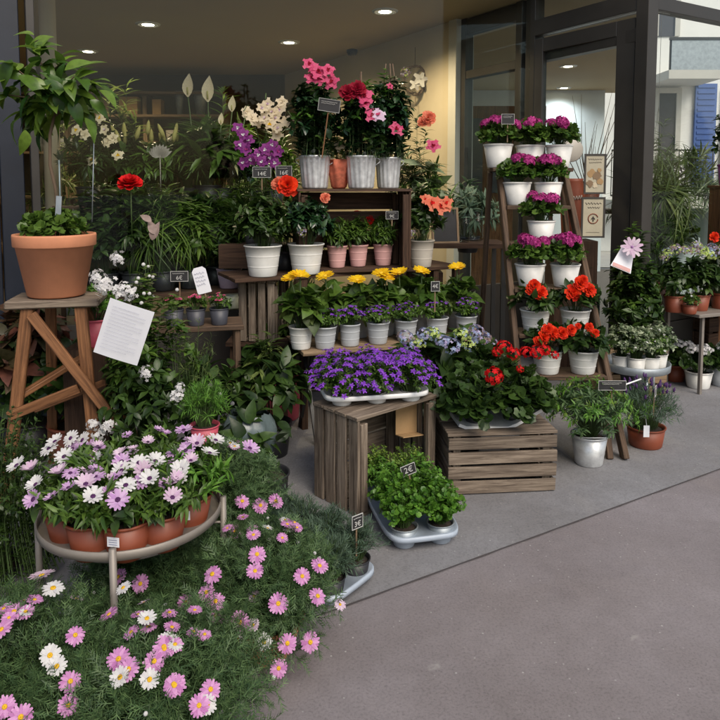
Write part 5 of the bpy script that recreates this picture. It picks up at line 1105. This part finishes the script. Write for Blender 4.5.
# hanging glass planter behind the pane
p = P(655, 212, 4.95); T = plant('hanging_fern', 'spiky green fern hanging in a purple grey pot inside the right window', 'hanging plant', p, ('rim', .075, .06, .07, 'lilac_pot'), [fol('olive', 'blade', .22, .12, 70, 5, .3, start=.3), fol('mid', 'palm', .2, -.35, 50, 10, .12, start=.2, lift=.2)])
mb = MB()
for a in (0, 2.1, 4.2): mb.tube([(.07*math.cos(a), .07*math.sin(a), .07), (0, 0, .75), (0, 0, 2.7-p.z)], .0015, 4)
part('cord', mb, M['stand'], T)
T = plant('window_palm', 'silvery arching palm plant inside the right shop window', 'potted plant', (UX(674, 5.6), 5.6, .95), ('rim', .12, .1, .2, 'lilac_pot'), [fol('varieg', 'palm', .42, .5, 26, 34, .16, flat=.7, start=.3, arch=.4), fol('olive', 'palm', .35, .7, 16, 26, .15, arch=.3)])
mb = MB(); mb.box((0, 0, .468), (.3, .3, .93)); single('white_plinth', 'pale plinth inside the right shop window under the palm', 'plinth', mb, M['pale_wall'], (UX(674, 5.6), 5.6, .012), smooth=False, bevel=.004)
# twig decoration and small plants behind the door pane
T = thing('twig_branch', 'bare pale twig branch standing in a pot behind the glazed door', 'dried branch', (UX(588, 5.6), 5.6, 1.27)); mb = MB()
for i in range(26):
    a = rs.uniform(-1, 1); L = rs.uniform(.2, .85); mb.tube([(0, 0, 0), (a*L*.3, rs.uniform(-.1, .1), L*.5), (a*L*.6+rs.uniform(-.05, .05), rs.uniform(-.15, .15), L)], [.004, .003, .0012], 4)
part('twigs', mb, [LM['bark']], T); part('pot', pot_mesh('rim', .09, .07, .14, 'terra_plastic'), None, T, loc=(0, 0, -.1))
mb = MB(); mb.box((0, 0, -.02), (.7, .35, .03)); 
for x in (-.32, .32):
    for y in (-.15, .15): mb.box((x, y, -.595), (.03, .03, 1.118))
T = thing('tall_table', 'tall dark table inside the door opening behind the ladder', 'table', (UX(585, 5.6), 5.6, 1.165)); m2 = MB(); m2.box((0, 0, -.016), (.7, .35, .03)); part('top', m2, M['wood_dark'], T, False)
for x in (-.32, .32):
    for y in (-.15, .15): m2 = MB(); m2.box((x, y, -.592), (.03, .03, 1.12)); part('leg', m2, M['wood_dark'], T, False)
# rust sack with looping script
p = P(572, 240, 4.95); T = thing('rust_vase', 'rust red tall vase with pale looping script beside the posters', 'vase', (p.x, 4.95, p.z)); mb = MB(); mb.lathe([(.06, 0), (.075, .03), (.085, .2), (.08, .36), (.065, .42), (.07, .44), (.06, .43)], 32); part('body', mb, M['terra_plastic'], T)
mb = MB(); t = np.linspace(0, 1, 40); ang = -1.57-.5+t; mb.tube(np.stack([.089*np.cos(ang), .089*np.sin(ang), .3+.014*np.sin(t*30)+.01*t], 1), .0025, 4); part('script', mb, M['cream_pot'], T)
mb = MB(); mb.box((0, 0, p.z/2-.01), (.3, .26, p.z-.004)); single('dark_box_stand', 'dark box stand under the rust red vase', 'stand', mb, M['wood_dark'], (p.x, 4.97, .012), smooth=False)
plant('red_foliage_plant', 'small dark red leaved plant below the lower poster', 'potted plant', (UX(586, 4.9), 4.95, .62), ('rim', .07, .05, .1, 'black_pot'), [fol('redgreen', 'ovate', .1, .22, 30, 10, .05)], [('mandred', 6, .03, -1)])
mb = MB(); mb.box((0, 0, .302), (.2, .2, .6)); single('dark_box_stand', 'narrow dark stand under the small red leaved plant', 'stand', mb, M['black_pot'], (UX(586, 4.9), 4.95, .012), smooth=False)
# posters on the door leaf
def poster(u0, u1, v0, v1, Y, lab, kind):
    c = P((u0+u1)/2, (v0+v1)/2, Y); w = (u1-u0)/F*Y; h = (v1-v0)/F*Y; T = thing('poster', lab, 'poster', c, 'posters beside the door')
    mb = MB(); mb.box((0, 0, 0), (w, .003, h)); part('sheet', mb, M['poster'], T, False)
    fm = MB()
    for s in (-1, 1): fm.box((s*w/2, -.001, 0), (.012, .008, h+.012)); fm.box((0, -.001, s*h/2), (w-.013, .008, .012))
    part('frame', fm, M['frame'], T, False)
    if kind == 0:
        mb = MB(); blob = [((-.2, .0), .2, 0), ((.1, -.05), .2, 1), ((.25, -.2), .16, 0), ((-.25, -.25), .17, 1), ((.0, -.3), .13, 2), ((.2, .1), .1, 0)]
        for (x, z), r, mi in blob:
            a = np.linspace(0, 2*math.pi, 17)[:-1]; rr = r*w*(1+.15*rs.randn(16)); mb.add(np.stack([x*w+rr*np.cos(a), np.full(16, -.003-.0004*len(mb.v)), z*h+rr*np.sin(a)], 1), [tuple(range(16))], mi)
        part('picture', mb, [M['card'], M['wood_pale'], M['cream_wall']], T, False); mb = MB(); scribble(mb, -w*.35, w*.35, h*.38, h*.05, -.003, 0, .0012); scribble(mb, -w*.3, w*.3, h*.3, h*.04, -.003, 0, .0012); part('lettering', mb, M['ink_dark'], T)
    else:
        mb = MB(); scribble(mb, -w*.36, w*.36, h*.36, h*.06, -.003, 0, .0018); scribble(mb, -w*.25, w*.3, h*.25, h*.05, -.003, 0, .0018); scribble(mb, -w*.3, w*.3, -h*.38, h*.02, -.003, 0, .0008); part('lettering', mb, M['ink_dark'], T)
        mb = MB(); a = np.linspace(.3, 2*math.pi-.1, 30); mb.tube(np.stack([.22*w*np.cos(a), np.full(30, -.003), .22*w*np.sin(a)-.03*h], 1), .0035, 4); part('emblem_ring', mb, M['terra_plastic'], T)
        mb = MB(); mb.tube([(0, -.003, -.1*h), (0, -.003, .02*h)], .004, 4); mb.tube([(-.08*w, -.003, -.05*h), (0, -.003, .03*h), (.08*w, -.003, -.05*h)], .003, 4); part('emblem_mark', mb, M['ink_dark'], T)
M['poster'] = mat('aged poster paper', (.42, .38, .28), .8, var=.1, nscale=14); M['ink_dark'] = mat('dark ink', (.06, .05, .045), .8, bump=0)
poster(585, 605, 155, 193, 4.62, 'upper poster with warm brown picture beside the door stile', 0); poster(582, 604, 198, 237, 4.62, 'lower poster with round reddish emblem beside the door stile', 1)
mb = MB(); mb.lathe([(.08, 0), (.085, .004), (.08, .01), (.001, .01)], 28); o = single('round_plaque', 'round cream plaque right of the top ladder flowers', 'plaque', mb, M['cream_pot'], P(571, 150, 4.9)); o.rotation_euler = (R_(90), 0, 0)
# table with chalkboard and vases behind the ladder
q = P(462, 243, 4.7); T = thing('counter_table', 'dark table behind the ladder holding a small chalkboard and glass vases', 'table', (q.x, 4.85, .012)); mb = MB(); mb.box((0, 0, q.z-.03), (.62, .4, .03)); part('top', mb, M['wood_dark'], T, False)
for x in (-.28, .28):
    for y in (-.17, .17): mb = MB(); mb.box((x, y, (q.z-.046)/2), (.03, .03, q.z-.046)); part('leg', mb, M['black'], T, False)
KZ = q.z-.002
T = thing('small_chalkboard', 'small blank framed chalkboard leaning on the table behind the hibiscus', 'chalkboard', (UX(446, 4.74), 4.74, KZ), None, R_(-10)); T.rotation_euler = (R_(-10), 0, R_(10)); mb = MB(); mb.box((0, 0, .12), (.17, .008, .22)); part('board', mb, M['slate'], T, False); mb = MB()
for s in (-1, 1): mb.box((s*.09, 0, .12), (.014, .016, .25)); mb.box((0, 0, .12+s*.118), (.165, .016, .014))
part('frame', mb, M['wood_pale'], T, False)
for u, Y, r, h, lab in ((465, 4.8, .035, .2, 'tall clear glass vase beside the small chalkboard'), (477, 4.9, .045, .22, 'wide clear glass vase behind the ladder leg'), (455, 4.95, .03, .3, 'slim clear glass vase behind the small chalkboard')):
    mb = MB(); mb.lathe([(r*.8, 0), (r, .01), (r, h), (r*.92, h), (r*.92, .02), (.001, .015)], 24); single('glass_vase', lab, 'vase', mb, M['clear'], (UX(u, Y), Y, KZ+.001), 'glass vases on the counter table')
# monstera-like variegated plants behind hibiscus
T = plant('variegated_foliage_plant', 'tall pale variegated foliage plant behind the red hibiscus', 'potted plant', (UX(418, 4.9), 4.95, .75), ('rim', .1, .08, .16, 'black_pot'), [fol('mid', 'palm', .26, .75, 34, 24, .13, start=.3), fol('varieg', 'big', .24, .7, 12, 4, .2, start=.4), fol('dark', 'lance', .14, 1.0, 12, 14, .09, start=.3, basew=.6)])
tl = np.array(T.location)
for u, v, kd, s_ in ((428, 119, 'peach', .055), (433, 146, 'mandpink', .05), (422, 122, 'peach', .035)): put_flower(T, kd, np.array(P(u, v, 4.75))-tl, (0, -1, .3), s_)
mb = MB(); mb.box((0, 0, .37), (.34, .3, .734)); single('dark_box_stand', 'dark plinth under the tall variegated foliage plant', 'stand', mb, M['wood_dark'], (UX(418, 4.9), 4.95, .012), smooth=False)
plant('greenery_bucket', 'leafy grey green plant behind the left leg of the ladder', 'potted plant', (UX(468, 5.1), 5.1, KZ-.1), ('rim', .09, .07, .12, 'charcoal_pot'), [fol('greygreen', 'lance', .26, .4, 40, 14, .1, start=.3)])
# dark corner below the low board: shrubs, film-wrapped plant, bucket
plant('shade_plant', 'tall thin stemmed plant in the dark gap left of the open crate', 'potted plant', (UX(268, 3.35), 3.4, .004), ('rim', .1, .08, .17, 'black_pot'), [fol('dark', 'ovate', .2, .42, 30, 10, .1, flat=.5, start=.3), fol('olive', 'lance', .16, .52, 14, 8, .08)])
plant('shade_plant', 'dark broad leaved plant in the shade under the small wooden table', 'potted plant', (UX(205, 3.2), 3.2, .004), ('rim', .1, .08, .17, 'black_pot'), [fol('dark', 'ovate', .2, .38, 40, 10, .08), fol('mid', 'small', .2, .3, 30, 12, .035)], [('wbud', 10, .01, .3)])
plant('shade_plant', 'dark plant with red pot behind the trestle leg below the low board', 'potted plant', (UX(280, 3.95), 3.95, .004), ('rim', .12, .1, .3, 'hotpink_pot'), [fol('dark', 'ovate', .2, .3, 40, 10, .07)])
T = plant('film_wrapped_plant', 'plant wrapped in crumpled clear film behind the black bucket', 'wrapped plant', (UX(245, 2.95), 3.0, .004), ('rim', .09, .07, .15, 'charcoal_pot'), [fol('dark', 'big', .15, .27, 16, 5, .1)])
mb = MB(); mb.lathe([(.08, .1, .02), (.095, .15, .02), (.105, .19, .03), (.115, .23, .03), (.12, .27, .04), (.105, .31, .05), (.08, .35, .1)], 40, flute=7); mb.v = [v+rs.uniform(-.006, .006, v.shape) for v in mb.v]; part('film', mb, M['film'], T)
plant('black_bucket_plant', 'nearly bare black bucket standing before the film wrapped plant', 'bucket', (UX(262, 2.75), 2.78, .004), ('bucket', .095, .08, .17, 'black_pot'), [fol('dark', 'small', .06, .08, 8, 5, .03)])
plant('red_potted_grass', 'fine leaved plant in a red pot just right of the climbing plant', 'potted plant', (UX(198, 2.75), 2.8, P(198, 445, 2.8).z), ('rim', .06, .045, .09, 'hotpink_pot'), [fol('bright', 'needle', .12, .2, 70, 20, .04)])
p = P(198, 447, 2.8); mb = MB(); mb.box((0, 0, p.z/2-.004), (.2, .2, p.z-.006)); single('dark_box_stand', 'low dark box under the red potted fine leaved plant', 'stand', mb, M['black_pot'], (p.x, 2.82, .004), smooth=False)
p = P(92, 345, 3.15); mb = MB(); mb.box((0, 0, p.z/2-.004), (.2, .2, p.z-.006)); single('dark_box_stand', 'dark box under the hot pink pot behind the stool', 'stand', mb, M['wood_dark'], (p.x, 3.16, .004), smooth=False)
# more greenery inside the window
k_ = 0
for b, u, dy, mt, lf, R, H, sz_ in ((0, 98, .1, 'dark', 'lance', .16, .5, .1), (0, 118, .12, 'gloss', 'ovate', .17, .45, .08), (0, 142, .13, 'dark', 'palm', .18, .55, .14), (0, 176, .13, 'olive', 'lance', .17, .5, .1), (0, 203, .14, 'dark', 'ovate', .18, .5, .08), (0, 238, .12, 'mid', 'palm', .16, .5, .13), (0, 252, .05, 'dark', 'ovate', .14, .35, .07),
                      (1, 122, .02, 'dark', 'ovate', .2, .36, .09), (1, 150, -.08, 'mid', 'lance', .18, .3, .1), (1, 190, .0, 'mid', 'palm', .2, .36, .14), (1, 222, .0, 'dark', 'lance', .2, .38, .1), (1, 250, -.02, 'gloss', 'ovate', .2, .34, .08), (1, 275, .05, 'mid', 'ovate', .18, .36, .07), (1, 205, .13, 'olive', 'palm', .2, .45, .14)):
    nm_ = {'lance': 'narrow leaved', 'ovate': 'round leaved', 'palm': 'feathery leaved'}[lf]; sh = {'dark': 'dark', 'gloss': 'glossy blackish', 'olive': 'olive green', 'mid': 'mid green'}[mt]
    wh = ['behind the citrus pot', 'below the budding lilies', 'behind the dried pink leaf', 'behind the strappy plant', 'behind the narrow leaved bright plant', 'above the lilac pot', 'beside the left white bucket', 'left of the lily buds', 'below the silvery cut leaf', 'between silvery leaf and peace lily', 'at the foot of the peace lily', 'below the purple orchid', 'left of the pink mandevilla', 'farthest back behind the peace lily'][k_]; k_ += 1
    gp(u, b, dy, '%s %s plant %s' % (sh, nm_, wh), mt, lf, R, H, 50, 16, sz_, group='deep rows of greenery inside the window')

# dim fittings and tall plants deep in the shop
T = thing('tall_shelving', 'tall dark shelving with boxes and pots deep inside the shop', 'shelving', (-3.2, 8.9, .012)); mb = MB()
for x in (-1.5, -.5, .5, 1.5): mb.box((x, 0, 1.24), (.05, .3, 2.46)); 
part('uprights', mb, M['wood_pale'], T, False); 
for z in (.6, 1.2, 1.75, 2.2, 2.48):
    mb = MB(); mb.box((0, -.16, z), (3.04, .28, .03)); part('shelf_board', mb, M['wood_pale'], T, False)
j_ = 0
for z in (1.75, 2.2):
    x = -1.4
    while x < 1.4:
        w_ = rs.uniform(.1, .26); h_ = rs.uniform(.1, .3); k = rs.randint(3); j_ += 1; mb = MB()
        if k == 0: mb.box((0, 0, h_/2), (w_, .16, h_)); single('storage_box', 'dim storage box on the shelving deep inside the shop', 'box', mb, M[('card', 'wood_pale', 'pale_wall')[rs.randint(3)]], (-3.2+x, 8.72, z+.028), 'boxes on the tall shelving', False)
        else: mb.lathe([(w_*.3, 0), (w_*.45, h_*.7), (w_*.5, h_), (w_*.42, h_*.95)], 20); single('stored_pot', 'dim empty pot on the shelving deep inside the shop', 'pot', mb, M[('cream_pot', 'terra', 'grey_pot', 'zinc')[rs.randint(4)]], (-3.2+x, 8.72, z+.028), 'pots on the tall shelving')
        x += w_+rs.uniform(.04, .2)
for x, y, lab, mt, H in ((-2.15, 6.2, 'tall indoor tree with drooping narrow leaves left of the lily buds deep in the shop', 'olive', 2.1), (-1.35, 6.9, 'tall indoor palm behind the peace lilies deep in the shop', 'mid', 2.2), (-.75, 6.4, 'bushy indoor tree behind the orchids deep in the shop', 'dark', 1.75), (-3.0, 7.2, 'indoor tree below the second downlight deep in the shop', 'olive', 2.2)):
    plant('indoor_tree', lab, 'indoor tree', (x, y, .012), ('rim', .18, .14, .3, 'zinc'), [fol(mt, 'palm', .48, H, 26, 36, .2, flat=.6, start=.5, arch=.35, stem_r=.005, dens_top=.6), fol('mid', 'ovate', .35, H*.75, 14, 20, .09, start=.5)])
plant('window_plant', 'broad leaved green plant at the foot of the right shop window', 'potted plant', (UX(668, 5.35), 5.4, .5), ('rim', .12, .1, .2, 'terra_plastic'), [fol('mid', 'ovate', .28, .6, 40, 14, .1, flat=.5, start=.2), fol('varieg', 'lance', .25, .5, 20, 10, .1)])
mb = MB(); mb.box((0, 0, .242), (.3, .3, .48)); single('dark_box_stand', 'dark stand inside the right shop window under the broad leaved plant', 'stand', mb, M['wood_dark'], (UX(668, 5.35), 5.4, .012), smooth=False)
T = plant('climbing_window_plant', 'wispy climbing plant trailing up behind the right window pane beside the post', 'potted plant', (UX(650, 5.1), 5.15, .3), ('rim', .1, .08, .16, 'black_pot'), [fol('varieg', 'lance', .22, 1.7, 14, 26, .07, flat=.5, start=.3, basew=.5), fol('olive', 'palm', .3, 1.5, 12, 24, .1, start=.4)])
# ---------------------------------------------------------------- light
W = bpy.data.worlds.new('World'); S.world = W; W.use_nodes = True; n = W.node_tree.nodes; n.clear(); l = W.node_tree.links
sk = n.new('ShaderNodeTexSky'); sk.sky_type = 'NISHITA'; sk.sun_disc = False; sk.sun_elevation = R_(48); sk.sun_rotation = R_(150); sk.dust_density = 3; sk.air_density = 1.3
bg = n.new('ShaderNodeBackground'); bg.inputs[1].default_value = .075; o = n.new('ShaderNodeOutputWorld'); l.new(sk.outputs[0], bg.inputs[0]); l.new(bg.outputs[0], o.inputs[0])
sl = bpy.data.lights.new('sun', 'SUN'); sl.energy = 1.5; sl.angle = R_(35); sl.color = (1, .91, .79); so = bpy.data.objects.new('sun', sl); C.objects.link(so)
az = R_(150); el = R_(48); dv = Vector((math.sin(az)*math.cos(el), math.cos(az)*math.cos(el), math.sin(el))); so.rotation_euler = (-dv).to_track_quat('-Z', 'Y').to_euler()
S.view_settings.view_transform = 'Standard'; S.view_settings.look = 'None'; S.view_settings.gamma = 1; S.view_settings.exposure = 0.85; S.view_settings.use_curve_mapping = False
S.render.engine = 'CYCLES'
S.cycles.max_bounces = 8; S.cycles.transparent_max_bounces = 12
